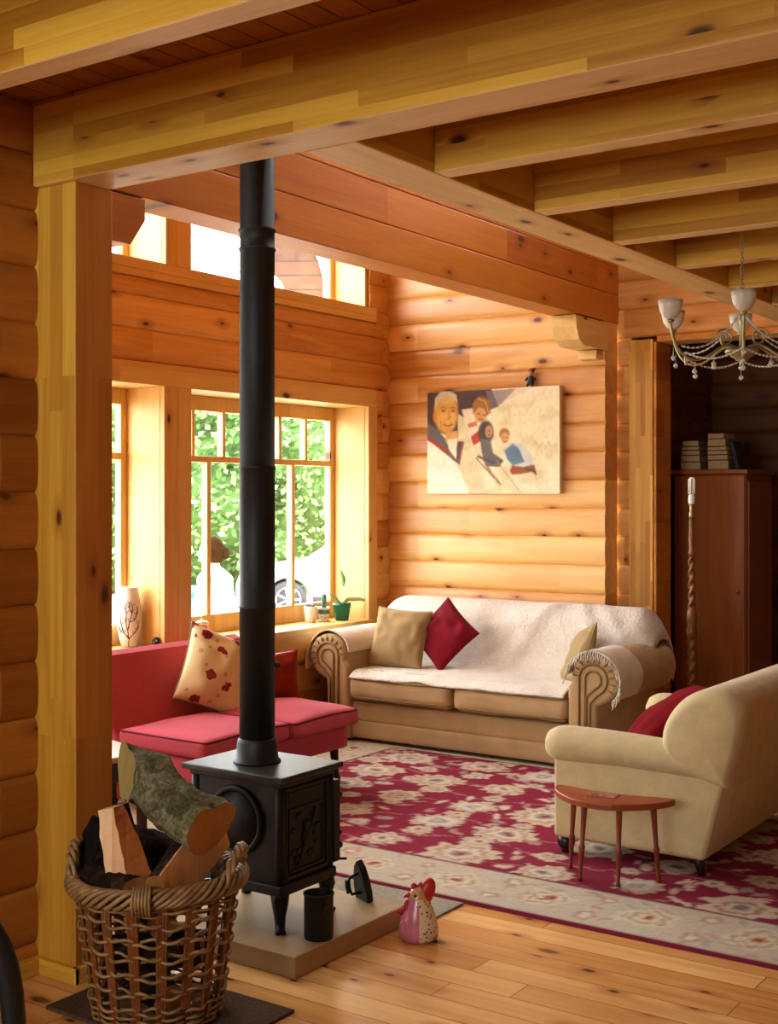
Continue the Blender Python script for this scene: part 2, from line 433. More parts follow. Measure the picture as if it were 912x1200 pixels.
# next room
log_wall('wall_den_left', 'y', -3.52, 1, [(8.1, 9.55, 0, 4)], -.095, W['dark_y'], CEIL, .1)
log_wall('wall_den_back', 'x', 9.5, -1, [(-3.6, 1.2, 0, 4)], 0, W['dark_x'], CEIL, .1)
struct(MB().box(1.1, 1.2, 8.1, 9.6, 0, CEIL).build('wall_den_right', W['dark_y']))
# front room, right wall and rear wall (out of frame); rear opening added and placed for fill light
log_wall('wall_right', 'y', 2.45, -1, [(-1.7, 8, 0, 4)], -.095, W['wall_y'], CEIL, .15)
log_wall('wall_rear', 'x', -1.6, 1, [(-3.4, -3.0, 0, 4), (-.8, 2.4, 0, 4), (-3.0, -.8, 2.7, 4), (-3.0, -.8, 0, 1.45)], 0, W['wall_x'], CEIL, .15)
# ceilings
XT0, XT1 = -2.385, -2.19     # trimmer
cm = MB()
cm.box(XT0, 2.5, 3.0, 7.95, CEIL, CEIL + .06); cm.box(-3.5, 2.5, -1.7, 3.0, CEIL, CEIL + .06); cm.box(-3.6, 1.2, 7.95, 9.6, CEIL, CEIL + .06)
struct(cm.build('ceiling', W['ceil']))
# roof over the bay and the gallery void, with an unseen skylight put over the void for its light
rm = MB()
rm.box(XW - .4, XB - .1, 3.0, 7.9, 3.8, 3.86)
struct(rm.build('ceiling_bay', W['ceil']))
rm = MB()
rm.box(-3.8, -3.2, 2.8, 8.1, 4.4, 4.46); rm.box(-2.7, -2.3, 2.8, 8.1, 4.4, 4.46); rm.box(-3.2, -2.7, 2.8, 4.6, 4.4, 4.46); rm.box(-3.2, -2.7, 6.0, 8.1, 4.4, 4.46)
struct(rm.build('ceiling_gallery', W['ceil']))
gm = MB(); gm.box(XT0, XT0 + .05, 3.0, 7.9, CEIL + .06, 4.4); gm.box(-3.5, XT0, 2.93, 2.99, CEIL + .06, 4.4)
struct(gm.build('wall_gallery', W['wall_y']))
# bay beam (two planed courses plus the wall above)
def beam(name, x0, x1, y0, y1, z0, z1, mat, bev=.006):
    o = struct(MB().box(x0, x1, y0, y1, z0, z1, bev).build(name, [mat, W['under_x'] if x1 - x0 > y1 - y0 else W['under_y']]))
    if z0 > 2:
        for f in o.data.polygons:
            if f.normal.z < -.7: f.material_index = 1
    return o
bb = MB()
for k in range(9):
    z0 = 2.755 + .19 * k; bb.box(XB - .19, XB, 3.1, YD, z0 + .001, min(z0 + .189, 4.4), .005)
struct(bb.build('trim_1', W['beam_red']))
# corbels under the bay beam
cp = MB(); cp.prism([(3.05, 2.565), (3.435, 2.565), (3.51, 2.67), (3.51, 2.75), (3.05, 2.75)], 'x', XB - .18, XB - .005, .004)
struct(cp.build('trim_2', W['beam_red']))
cp = MB(); cp.prism([(YB + .03, 2.565), (7.38, 2.565), (7.30, 2.60), (7.26, 2.68), (7.25, 2.75), (YB + .03, 2.75)], 'x', XB - .18, XB - .005, .004)
cp.box(XB - .15, XB - .02, 7.58, 7.72, 2.50, 2.56, .004)
struct(cp.build('trim_3', W['trim_y']))
# post and front beam
PX0, PX1, PY0, PY1 = -3.40, -3.217, 2.85, 3.014
pm = MB(); pm.box(-3.52, PX1, PY0, PY1, 0, 2.64, .005); po = struct(pm.build('trim_5', [W['post'], W['post_side']]))
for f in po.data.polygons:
    if abs(f.normal.x) > .7: f.material_index = 1  # side faces oranger; the front's yellowish light is worked into the wood colours
bm_ = MB(); bm_.box(PX0 - .02, PX1 + .022, PY0 - .022, PY0, 0, .055, .004); bm_.box(PX1, PX1 + .022, PY0 - .02, PY1 + .01, 0, .055, .004)
struct(bm_.build('baseboard_post', W['beam_x']))
struct(MB().box(-3.42, -3.37, -1.6, 2.83, 0, .055, .004).build('baseboard_left', W['beam_y']))
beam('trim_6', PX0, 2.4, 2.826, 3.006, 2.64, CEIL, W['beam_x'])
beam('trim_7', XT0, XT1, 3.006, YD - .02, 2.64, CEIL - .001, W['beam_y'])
n = 8
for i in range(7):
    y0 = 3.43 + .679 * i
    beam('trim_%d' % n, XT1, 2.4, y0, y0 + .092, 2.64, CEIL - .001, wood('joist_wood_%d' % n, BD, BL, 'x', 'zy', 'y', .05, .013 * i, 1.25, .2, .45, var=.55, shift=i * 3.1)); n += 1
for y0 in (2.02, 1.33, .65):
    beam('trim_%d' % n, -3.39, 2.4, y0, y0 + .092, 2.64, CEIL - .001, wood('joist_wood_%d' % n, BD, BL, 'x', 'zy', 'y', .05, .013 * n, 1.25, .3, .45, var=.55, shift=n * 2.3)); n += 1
# door frame of the opening in the end wall
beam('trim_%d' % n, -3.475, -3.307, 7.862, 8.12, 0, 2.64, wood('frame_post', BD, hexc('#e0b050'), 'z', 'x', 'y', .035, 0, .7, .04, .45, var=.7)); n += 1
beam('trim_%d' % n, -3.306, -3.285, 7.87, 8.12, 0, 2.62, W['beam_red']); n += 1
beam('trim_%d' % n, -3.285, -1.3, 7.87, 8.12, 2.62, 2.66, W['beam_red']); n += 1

# ---- windows
JX = -5.585
def window(name, y0, y1, z0, z1, divide=True):
    w = bpy.data.objects.new(name, None); COL.objects.link(w); w.location = (JX, (y0 + y1) / 2, z0); w['kind'] = 'structure'
    f = MB(); t = .05
    x0, x1 = JX - .05, JX
    f.box(x0, x1, y0, y0 + t, z0, z1, .004); f.box(x0, x1, y1 - t, y1, z0, z1, .004)
    zb = z0 + (.12 if divide else .05); zt = z1 - (.095 if divide else .05)
    f.box(x0, x1, y0 + t, y1 - t, z0, zb, .004); f.box(x0, x1, y0 + t, y1 - t, zt, z1, .004)
    f.build('window_frame', W['trim_z'], w)
    gy0, gy1 = y0 + t, y1 - t
    if divide:
        m = MB(); zm = 1.84; h = .016
        m.box(x0 + .005, x1 + .008, gy0, gy1, zm - .02, zm + .02, .004)
        for k in range(1, 4):
            yy = gy0 + (gy1 - gy0) * k / 4; m.box(x0 + .008, x1 + .005, yy - .018, yy + .018, zb, zm - .02, .003)
        for k in range(1, 6):
            yy = gy0 + (gy1 - gy0) * k / 6; m.box(x0 + .008, x1 + .005, yy - .014, yy + .014, zm + .02, zt, .003)
        m.build('glazing_bars', W['trim_z'], w)
    g = MB(); g.box(JX - .03, JX - .024, gy0 - .01, gy1 + .01, zb - .01, zt + .01); g.build('window_pane', M['glass'], w)
    # reveal boards
    r = MB(); r.box(JX - .05, XW - .002, y1, y1 + .03, z0, z1 + .03); r.box(JX - .05, XW - .002, y0 - .03, y0, z0, z1 + .03)
    r.box(JX - .05, XW - .002, y0, y1, z1, z1 + .03)
    r.build('window_reveal', wood(name + '_reveal', hexc('#cfa25c'), hexc('#e6c383'), 'z', 'x', 'y', .14, .03, 2.6, .05, .45, var=.25), w)
    return w
window('window_1', 3.62, 5.348, SILLZ, 2.244); window('window_2', 5.577, 7.403, SILLZ, 2.244)
window('window_3', 3.62, 5.36, 2.96, 3.72, False); window('window_4', 5.58, 7.403, 2.96, 3.72, False)
def tri(*boxes, mat='trim_y', bev=.004):
    global n
    m = MB()
    for b in boxes: m.box(*b, bev)
    o = struct(m.build('trim_%d' % n, W[mat])); n += 1; return o
CX0, CX1 = XW - .01, XW + .034
tri((CX0, CX1, 3.4, 7.509, 2.244, 2.372))                                      # header board
tri((CX0, CX1, 7.403, 7.509, SILLZ, 2.244), mat='trim_z')                        # right casing
tri((XW - .32, CX1, 5.378, 5.4625, SILLZ, 2.244), (XW - .32, CX1, 5.4625, 5.547, SILLZ, 2.244), (CX0, CX1, 5.348, 5.38, SILLZ, 2.244), (CX0, CX1, 5.545, 5.577, SILLZ, 2.244), mat='trim_z')
tri((JX - .05, CX1, 3.2, 7.50, 2.858, 2.90), (CX0, CX1 + .002, 3.2, 7.50, 2.90, 2.96))   # clerestory sill
tri((XW - .32, CX1, 5.392, 5.548, 2.96, 3.75), (CX0, CX1 - .002, 5.362, 5.394, 2.96, 3.75), (CX0, CX1 - .002, 5.546, 5.578, 2.96, 3.75), mat='trim_z')
tri((JX - .08, XW + .05, 3.3, 7.53, SILLZ - .045, SILLZ))                       # window sill ledge
tri((CX0, XW + .03, 3.3, 7.6, .50, SILLZ - .046))

# ------------------------------------------------------------------ RUG
def mesh_grid_obj(name, X, Y, Z, colors, mat):
    ny, nx = X.shape
    me = bpy.data.meshes.new(name)
    co = np.stack([X, Y, Z], -1).reshape(-1, 3).astype(np.float32)
    idx = np.arange(ny * nx).reshape(ny, nx)
    q = np.stack([idx[:-1, :-1], idx[:-1, 1:], idx[1:, 1:], idx[1:, :-1]], -1).reshape(-1, 4)
    me.vertices.add(len(co)); me.vertices.foreach_set('co', co.ravel())
    me.loops.add(q.size); me.loops.foreach_set('vertex_index', q.ravel().astype(np.int32))
    me.polygons.add(len(q)); me.polygons.foreach_set('loop_start', np.arange(0, q.size, 4, dtype=np.int32))
    me.update(calc_edges=True)
    at = me.attributes.new('paint', 'FLOAT_COLOR', 'POINT')
    c = np.concatenate([colors.reshape(-1, 3), np.ones((len(co), 1))], 1).astype(np.float32)
    at.data.foreach_set('color', c.ravel())
    me.materials.append(mat); smooth(me)
    ob = bpy.data.objects.new(name, me); COL.objects.link(ob); return ob
def lin(h): return np.array(hexc(h))
class Canvas:
    def __init__(s, X, Y, base): s.X, s.Y = X, Y; s.c = np.zeros(X.shape + (3,)) + lin(base)
    def put(s, m, col, a=1.0):
        m = (np.clip(m, 0, 1) * a)[..., None]; s.c = s.c * (1 - m) + (lin(col) if isinstance(col, str) else col) * m
    def soft(s, d, w): return np.clip(.5 - d / w, 0, 1)
    def ell(s, x, y, rx, ry, col, rot=0, a=1, w=.15):
        dx, dy = s.X - x, s.Y - y; c, sn = math.cos(rot), math.sin(rot)
        u, v = (dx * c + dy * sn) / rx, (-dx * sn + dy * c) / ry
        s.put(s.soft(np.sqrt(u * u + v * v) - 1, w), col, a)
    def flower(s, x, y, R, n, cols, ph=0, sq=1.0):
        dx, dy = s.X - x, (s.Y - y) / sq; r = np.sqrt(dx * dx + dy * dy); th = np.arctan2(dy, dx)
        for k, (f, col) in enumerate(cols):
            rad = R * f * (.9 + .1 * np.cos(n * th + ph + k * .7) + .05 * np.cos((n // 2) * th + ph)); s.put(s.soft(r - rad, .012), col)
    def line(s, pts, wd, col, a=1):
        for (x0, y0), (x1, y1) in zip(pts[:-1], pts[1:]):
            dx, dy = x1 - x0, y1 - y0; L = dx * dx + dy * dy + 1e-12
            t = np.clip(((s.X - x0) * dx + (s.Y - y0) * dy) / L, 0, 1)
            d = np.hypot(s.X - x0 - t * dx, s.Y - y0 - t * dy); s.put(s.soft(d - wd, wd), col, a)
    def poly(s, pts, col, a=1, soft=.004):
        n = len(pts); inside = np.zeros(s.X.shape, bool)
        for i in range(n):
            x0, y0 = pts[i]; x1, y1 = pts[(i + 1) % n]
            if y0 == y1: continue
            c = ((y0 > s.Y) != (y1 > s.Y)) & (s.X < (x1 - x0) * (s.Y - y0) / (y1 - y0) + x0); inside ^= c
        s.put(inside.astype(float), col, a)
RX0, RX1, RY0, RY1 = -4.95, -.75, 4.27, 7.05
def make_rug():
    st = .0115
    xs = np.arange(RX0, RX1 + st / 2, st); ys = np.arange(RY0, RY1 + st / 2, st)
    X, Y = np.meshgrid(xs, ys)
    def up(a): return np.repeat(np.repeat(a, 3, 0), 3, 1)[:len(ys), :len(xs)]
    w1 = up(np.array([[noise.noise(Vector((x * 13, y * 13, 1))) for x in xs[::3]] for y in ys[::3]])); w2 = up(np.array([[noise.noise(Vector((x * 13, y * 13, 7))) for x in xs[::3]] for y in ys[::3]]))
    X0, Y0 = X, Y; e0 = np.minimum.reduce([X - RX0, RX1 - X, Y - RY0, RY1 - Y])
    X, Y = X + .03 * w1, Y + .03 * w2
    C = Canvas(X, Y, '#8c263d'); rnd = random.Random(3)
    e = e0
    B0, B1 = .022, .42
    # field vines and flowers
    for k in range(9):
        y = RY0 + B1 + .05 + k * .27; pts = [(RX0 + i * .09, y + .07 * math.sin(i * .55 + k * 1.9)) for i in range(48)]
        C.line(pts, .005, '#b8848a', .8)
    for k in range(330):
        x = rnd.uniform(RX0 + .4, RX1 - .4); y = rnd.uniform(RY0 + .4, RY1 - .4)
        C.ell(x, y, rnd.uniform(.03, .06), rnd.uniform(.014, .026), rnd.choice(['#c9ab97', '#d8c6ae', '#b58f86', '#a89a94']), rnd.uniform(0, 3), .9, .4)
    row = 0; y = RY0 + B1 + .13
    while y < RY1 - B1:
        x = RX0 + B1 + (.12 if row % 2 else .3)
        while x < RX1 - B1:
            big = (row % 2 == 0); R = rnd.uniform(.11, .19) if big else rnd.uniform(.05, .1)
            xx, yy = x + rnd.uniform(-.05, .05), y + rnd.uniform(-.04, .04)
            n = rnd.choice([8, 10, 14]); kind = rnd.random()
            if kind < .55: cols = [(1.0, '#cdbba2'), (.74, '#b89c86'), (.56, '#d6c8b0'), (.3, '#a0928a'), (.14, '#8f4a50')]
            elif kind < .8: cols = [(1.0, '#c4b29c'), (.66, '#d8ccb8'), (.34, '#9a9aa0'), (.18, '#c9b592')]
            else: cols = [(1.0, '#cfc0a8'), (.6, '#ae8a7a'), (.4, '#d2c4a6'), (.2, '#84808a')]
            C.flower(xx, yy, R, n, cols, rnd.uniform(0, 6), rnd.uniform(.75, 1.0)); x += .43 if big else .36
        y += .2; row += 1
    # border
    bm = C.soft(np.abs(e - (B0 + B1) / 2) - (B1 - B0) / 2, .008); C.put(bm, '#c9bda6')
    F = C.c.copy()
    D = Canvas(X, Y, '#c9bda6')
    rnd = random.Random(11)
    def bpos(t, d):
        Lx, Ly = RX1 - RX0, RY1 - RY0
        if t < Lx: return RX0 + t, RY0 + d
        t -= Lx
        if t < Ly: return RX0 + d, RY0 + t
        t -= Ly
        if t < Ly: return RX1 - d, RY0 + t
        return RX0 + t - Ly, RY1 - d
    L = 2 * (RX1 - RX0) + 2 * (RY1 - RY0); t = .1; k = 0
    for q in range(2600):
        x, y = bpos(rnd.uniform(0, L), rnd.uniform(.04, B1)); D.ell(x, y, rnd.uniform(.012, .045), rnd.uniform(.008, .02), rnd.choice(['#bda386', '#d6c7a6', '#b39a8c', '#cdbd98', '#a8a08e', '#dccfb2', '#c49a86']), rnd.uniform(0, 3), .7, .5) if False else None
    n_small = 260
    for q in range(n_small):
        x, y = bpos(rnd.uniform(0, L), rnd.uniform(.05, B1 - .03))
        D.ell(x, y, rnd.uniform(.02, .05), rnd.uniform(.01, .02), rnd.choice(['#b39a80', '#ddd0b4', '#b79a8c', '#a8a08e', '#c29484']), rnd.uniform(0, 3), .75, .5)
    while t < L:
        x, y = bpos(t, .22); R = rnd.uniform(.08, .12)
        D.flower(x, y, R, rnd.choice([6, 8]), [(1.0, '#d9ccb0'), (.78, '#b8a284'), (.6, '#dccfb4'), (.36, rnd.choice(['#93a0a6', '#b9836f', '#c7a46a'])), (.18, '#a34f52')], rnd.uniform(0, 6)); t += .42
        for s2 in (.12, .33):
            x, y = bpos(min(t - .21, L - .01), s2); D.flower(x, y, .045, 5, [(1.0, '#bb9a84'), (.5, '#e0d4ba')])
    inb = (e > B0) & (e < B1); C.c[inb] = D.c[inb]
    C.put(C.soft(np.abs(e - B1) - .007, .006), '#6d1a2e'); C.put(C.soft(e - B0, .006), '#7a1c33')
    # weave noise
    rn = np.random.RandomState(2); C.c *= (1 + .16 * (rn.rand(*X.shape)[..., None] - .5))
    X, Y = X0, Y0; Z = np.full(X.shape, .012); Z[0, :] = .0005; Z[-1, :] = .0005; Z[:, 0] = .0005; Z[:, -1] = .0005
    ob = mesh_grid_obj('patterned_rug', X, Y, Z, C.c, vcol('rug_pile', .95, .25, .3, 300, .2, .1))
    tag(ob, 'large crimson floral rug with a wide beige border under the sofas', 'rug')
make_rug()

# ------------------------------------------------------------------ HEARTH AND STOVE
h = MB().box(-3.5, -2.637, 3.28, 3.945, 0, .075, .004).build('hearth_slab', M['stone'])
tag(h, 'low tan stone hearth slab under the black stove', 'hearth')
mt = MB().box(-3.7, -2.58, 3.955, 4.262, 0, .008, .003).build('woven_mat', [M['gray']]); tag(mt, 'grey woven mat between the hearth slab and the rug', 'mat')

def stove():
    x0, x1, y0, y1 = -3.255, -2.79, 3.395, 3.742
    S = thing('wood_stove', 'small black cast-iron wood stove on four legs, standing on the hearth', 'stove', ((x0 + x1) / 2, (y0 + y1) / 2, .075))
    b = MB(); b.box(x0 + .03, x1 - .03, y0 + .03, y1 - .03, .235, .605, .006)
    b.box(x0 + .012, x1 - .012, y0 + .012, y1 - .012, .205, .245, .008); b.box(x0 + .016, x1 - .016, y0 + .016, y1 - .016, .585, .606, .006)
    for cx, cy in ((x0 + .035, y0 + .035), (x1 - .035, y0 + .035), (x0 + .035, y1 - .035), (x1 - .035, y1 - .035)):
        b.lathe([(.018, .24), (.018, .6)], (cx, cy, 0), 12)
    b.build('stove_body', M['iron'], S)
    # side relief panel on +x
    p = MB(); xx = x1 - .03
    def fr(x, ya, yb, za, zb, w, t):
        p.box(x - .004, x + t, ya, yb, za, za + w, .002); p.box(x - .004, x + t, ya, yb, zb - w, zb, .002)
        p.box(x - .004, x + t, ya, ya + w, za + w, zb - w, .002); p.box(x - .004, x + t, yb - w, yb, za + w, zb - w, .002)
    fr(xx, y0 + .05, y1 - .05, .255, .575, .012, .009); fr(xx, y0 + .072, y1 - .072, .275, .50, .008, .006)
    p.box(xx - .003, xx + .005, y0 + .07, y1 - .07, .515, .56, .004)
    # relief of oak leaves and branches
    rnd = random.Random(5); yc = (y0 + y1) / 2
    p.tube([(xx + .002, yc - .05, .29), (xx + .004, yc - .01, .36), (xx + .004, yc + .03, .43), (xx + .002, yc + .05, .48)], .006, 6)
    for k in range(16):
        yy, zz = yc + rnd.uniform(-.075, .075), .39 + rnd.uniform(-.085, .085); p.ball((xx + .001, yy, zz), (.005, rnd.uniform(.012, .022), rnd.uniform(.008, .014)), n=8)
    p.ball((xx + .002, yc + .005, .385), (.01, .03, .04), n=10); p.ball((xx + .002, yc + .0, .43), (.01, .018, .018), n=10)
    p.build('relief_panel', M['iron'], S)
    e = MB(); yy = y0 + .03; xc, zc = (x0 + x1) / 2 + .0, .445
    ring = [(xc + .115 * math.cos(2 * PI * k / 40), yy - .004, zc + .115 * math.sin(2 * PI * k / 40)) for k in range(40)]
    e.tube(ring, .011, 8, closed=True)
    e.lathe([(.0, -.004), (.104, -.004), (.104, .004), (0, .004)], (0, 0, 0), 40, M=Matrix.Translation((xc, yy, zc)) @ Matrix.Rotation(PI / 2, 4, 'X'), cap=False)
    e.build('round_end_plate', M['iron'], S)
    t = MB(); t.box(x0 - .006, x1 + .006, y0 - .006, y1 + .006, .606, .627, .005)
    t.build('top_plate', M['iron_top'], S)
    for i, (cx, cy, sx, sy) in enumerate(((x0 + .05, y0 + .05, -1, -1), (x1 - .05, y0 + .05, 1, -1), (x0 + .05, y1 - .05, -1, 1), (x1 - .05, y1 - .05, 1, 1))):
        l = MB(); pts = [(cx, cy, .225), (cx + .012 * sx, cy + .012 * sy, .18), (cx + .006 * sx, cy + .006 * sy, .13), (cx + .018 * sx, cy + .018 * sy, .085), (cx + .026 * sx, cy + .026 * sy, .076)]
        l.tube(pts, [.036, .03, .021, .017, .02], 10); l.build('leg', M['iron'], S)
    d = MB(); d.box(x1 - .06, x1 - .01, y1 - .03, y1 + .006, .26, .56, .004); d.ball((x1 - .02, y1 + .012, .315), .014); d.ball((x1 - .02, y1 + .012, .36), .01); d.ball((x1 - .02, y1 + .012, .50), .012)
    d.tube([(x1 - .02, y1 + .005, .265), (x1 + .0, y1 + .03, .262)], .005)
    d.build('door_hinge', M['iron'], S)
    f = MB(); fx, fy = -3.042, 3.561
    prof = [(.088, .627), (.086, .634), (.078, .640), (.074, .70), (.069, .712), (.0655, .716)]
    f.lathe(prof, (fx, fy, 0), 32)
    f.build('flue_collar', M['iron'], S)
    f = MB(); R = .0655
    f.lathe([(R, .71), (R, 1.19), (R + .0025, 1.192), (R + .0025, 1.2), (R, 1.202), (R, 1.70), (R + .002, 1.702), (R + .002, 1.712), (R - .001, 1.714), (R - .001, 2.5), (R + .003, 2.503), (R + .003, 2.51), (R - .001, 2.512), (R - .001, 2.57), (R + .004, 2.573), (R + .004, 2.58), (R - .002, 2.583), (R - .002, 4.40)], (fx, fy, 0), 36)
    f.ball((fx + .055, fy + .05, .98), (.012, .012, .012)); f.build('flue_pipe', M['pipe'], S)
stove()

def hearth_can():
    S = thing('ash_can', 'open black metal can standing on the hearth beside the stove leg', 'can', (-2.69, 3.475, .075))
    m = MB(); m.lathe([(.049, .0), (.051, .004), (.051, .148), (.054, .15), (.054, .156), (.05, .157), (.047, .15), (.047, .01), (0, .008)], (-2.69, 3.475, .075), 28, cap=False)
    m.lathe([(0, 0), (.049, 0)], (-2.69, 3.475, .075), 28, cap=False)
    m.build('can_body', M['pipe'], S)
    m = MB(); m.ball((-2.647, 3.452, .19), (.006, .008, .012), n=8); m.tube([(-2.645, 3.45, .2), (-2.64, 3.44, .17)], .004, 6); m.build('rivet', M['iron_top'], S)
hearth_can()

def flat_iron():
    ox, oy = -2.80, 3.90
    Mx = Matrix.Translation((ox, oy, .077)) @ Matrix.Rotation(math.radians(66), 4, 'Z') @ Matrix.Rotation(-.16, 4, 'Y')
    S = thing('flat_iron', 'black antique flat iron standing upright on its heel beside the stove', 'iron', (ox, oy, .075))
    b = MB(); out = [(-.045, 0), (.045, 0), (.047, .04), (.04, .085), (.022, .13), (0, .152), (-.022, .13), (-.04, .085), (-.047, .04)]
    b.prism([(y, z) for y, z in out], 'x', -.014, .014, .003, M=Mx); b.build('sole', M['iron'], S)
    hd = MB(); hd.tube([(-.01, 0, .03), (-.05, 0, .035), (-.06, 0, .07), (-.05, 0, .1), (-.01, 0, .105)], .006, 8, M=Mx)
    hd.tube([(-.06, 0, .045), (-.062, 0, .07), (-.06, 0, .095)], .011, 8, M=Mx); hd.build('handle', M['iron'], S)
flat_iron()

def hen():
    cx, cy = -2.515, 3.84
    # hen faces towards the left of the hearth: local -x is forward
    Mx = Matrix.Translation((cx, cy, 0)) @ Matrix.Rotation(math.radians(34.6), 4, 'Z')
    S = thing('ceramic_hen', 'ceramic hen with red comb, pink breast and spotted cream wing on the floor', 'ornament', (cx, cy, 0))
    N = NT('hen_glaze'); vo = N.n('ShaderNodeTexVoronoi'); vo.inputs['Scale'].default_value = 75; N.l(N.obj(), vo.inputs['Vector'])
    sp = N.math('LESS_THAN', vo.outputs['Distance'], .3)
    N.set(**{'Base Color': N.mix(sp, c4(hexc('#dcc8a2')), c4(hexc('#7b5a4a'))), 'Roughness': .25}); spotted = N.mat
    pink = plain('pink_glaze', hexc('#c77480'), .25, 0, .5, .12, 40); redg = plain('red_glaze', hexc('#b0211c'), .4, 0, .5, .1); faceg = plain('hen_face_glaze', hexc('#c9955c'), .25)
    b = MB()
    prof = [(.0, 0), (.062, 0), (.07, .01), (.072, .04), (.062, .085), (.046, .125), (.036, .15), (.03, .175), (.018, .188), (0, .19)]
    b.lathe(prof, (0, 0, 0), 28, 0, M=Mx @ Matrix.Scale(.92, 4, (0, 1, 0)), cap=False)
    o = b.build('body', [spotted, pink, faceg], S)
    iv = Mx.inverted()
    for f in o.data.polygons:
        c = iv @ f.center
        if c.z > .145: f.material_index = 2
        elif c.x < -.004 + .03 * (.09 - c.z) * 2: f.material_index = 1
    c = MB()
    c.ball((0, 0, 0), (.031, .024, .056), n=20, M=Mx @ Matrix.Translation((.026, 0, .168)) @ Matrix.Rotation(.38, 4, 'Y'))
    c.ball((0, 0, 0), (.02, .016, .03), n=16, M=Mx @ Matrix.Translation((.003, 0, .178)) @ Matrix.Rotation(.5, 4, 'Y'))
    c.ball((0, 0, 0), (.011, .012, .013), n=12, M=Mx @ Matrix.Translation((-.018, 0, .19)))
    c.build('comb', redg, S)
    w = MB(); w.ball((-.043, -.008, .115), (.013, .013, .03), M=Mx, n=12); w.ball((-.062, .0, .1), (.02, .012, .013), M=Mx, n=12); w.ball((-.043, .01, .11), (.013, .012, .03), M=Mx, n=12); w.build('wattle', redg, S)
    k = MB(); k.tube([(-.026, 0, .158), (-.044, 0, .157), (-.056, 0, .15)], [.012, .008, .001], 8, M=Mx); k.build('beak', redg, S)
    for sy in (-1, 1):
        e = MB(); e.ball((-.012, sy * .027, .163), (.006, .004, .006), n=10, M=Mx); e.build('eye', M['black'], S)
hen()

# ------------------------------------------------------------------ BASKET AND FIREWOOD
BX, BY = -2.80, 2.81
def basket():
    S = thing('log_basket', 'round brown wicker log basket full of firewood on the doormat', 'basket', (BX, BY, .012))
    H = .43; Rb, Rt = .183, .243
    def R(z): return Rb + (Rt - Rb) * (z / H) ** .9
    NS = 17
    for s in range(NS):      # upright stakes in pairs, each bundle one part
        a = 2 * PI * s / NS; m = MB()
        for d in (-.052, -.017, .017, .052):
            pts = []
            for k in range(8):
                z = .02 + (H - .03) * k / 7; pts.append((BX + R(z) * math.cos(a + d), BY + R(z) * math.sin(a + d), .012 + z))
            m.tube(pts, .0056, 6)
        m.build('stake', M['wick3'], S)
    w = MB(); rnd = random.Random(4)
    def ring(z, ph, amp, r=.0042, dz=.002, f=NS / 2):
        pts = []
        for k in range(NS * 12):
            a = 2 * PI * k / (NS * 12)
            rr = R(z) + amp * math.sin(f * a + ph); pts.append((BX + rr * math.cos(a), BY + rr * math.sin(a), .012 + z + dz * math.sin(f * a * 2 + ph) + .003 * math.sin(a * 3 + ph * 2)))
        w.tube(pts, r, 6, closed=True)
    for i, z in enumerate((.072, .125, .18, .235, .285, .335)):
        for q in range(2):
            ring(z + q * .012, q * PI + i * PI, .0135, .0052, .0045)
    for q in range(6): ring(.012 + q * .009, q * PI, .011)
    for q in range(4): ring(.375 + q * .009, q * PI, .011)
    w.build('woven_rods', M['wick2'], S)
    r = MB()
    for q in range(7):
        pts = []; ph = 2 * PI * q / 7
        for k in range(240):
            a = 2 * PI * k / 240; tw = a * 8 + ph + .25 * math.sin(3 * a + q)
            rr = Rt + .012 + .019 * math.cos(tw); zz = H - .005 + .024 * math.sin(tw) + .006 * math.cos(2 * a + .6)
            pts.append((BX + rr * math.cos(a), BY + rr * math.sin(a), .012 + zz))
        r.tube(pts, .0078, 6, closed=True)
    r.build('rim', M['wick2'], S)
    b = MB(); a0 = math.radians(-55)
    for k in range(6):
        a = a0 + (k - 2.5) * .034; lp = []
        for j in range(14):
            t = 2 * PI * j / 14; rr = Rt + .012 + .036 * math.cos(t); zz = H - .006 + .04 * math.sin(t); lp.append((BX + rr * math.cos(a), BY + rr * math.sin(a), .012 + zz))
        b.tube(lp, .0048, 6, closed=True)
    b.build('rim_binding', M['wick2'], S)
    for a in (math.radians(28), math.radians(208)):
        hm = MB()
        for q in range(3):
            pts = []
            for k in range(40):
                t = k / 39; an = a + (t - .5) * .85; el = math.sin(PI * t); tw = t * 16 + 2 * PI * q / 3
                rr = Rt + .016 + .010 * math.cos(tw); zz = H + .0 + .085 * el ** .7 + .010 * math.sin(tw); pts.append((BX + rr * math.cos(an), BY + rr * math.sin(an), .012 + zz))
            hm.tube(pts, .0085, 6)
        hm.build('handle', M['wick2'], S)
    bs = MB(); bs.lathe([(0, 0), (.178, 0), (.178, .02), (0, .02)], (BX, BY, .013), 32, cap=False); bs.build('base', M['wick2'], S)
    dm = MB().box(-.33, .33, -.21, .21, 0, .011, .003).build('doormat', M['matbrown']); dm.location = (-2.80, 2.86, 0.0005); dm.rotation_euler = (0, 0, .0)
    tag(dm, 'small brown doormat under the wicker log basket', 'mat')
basket()

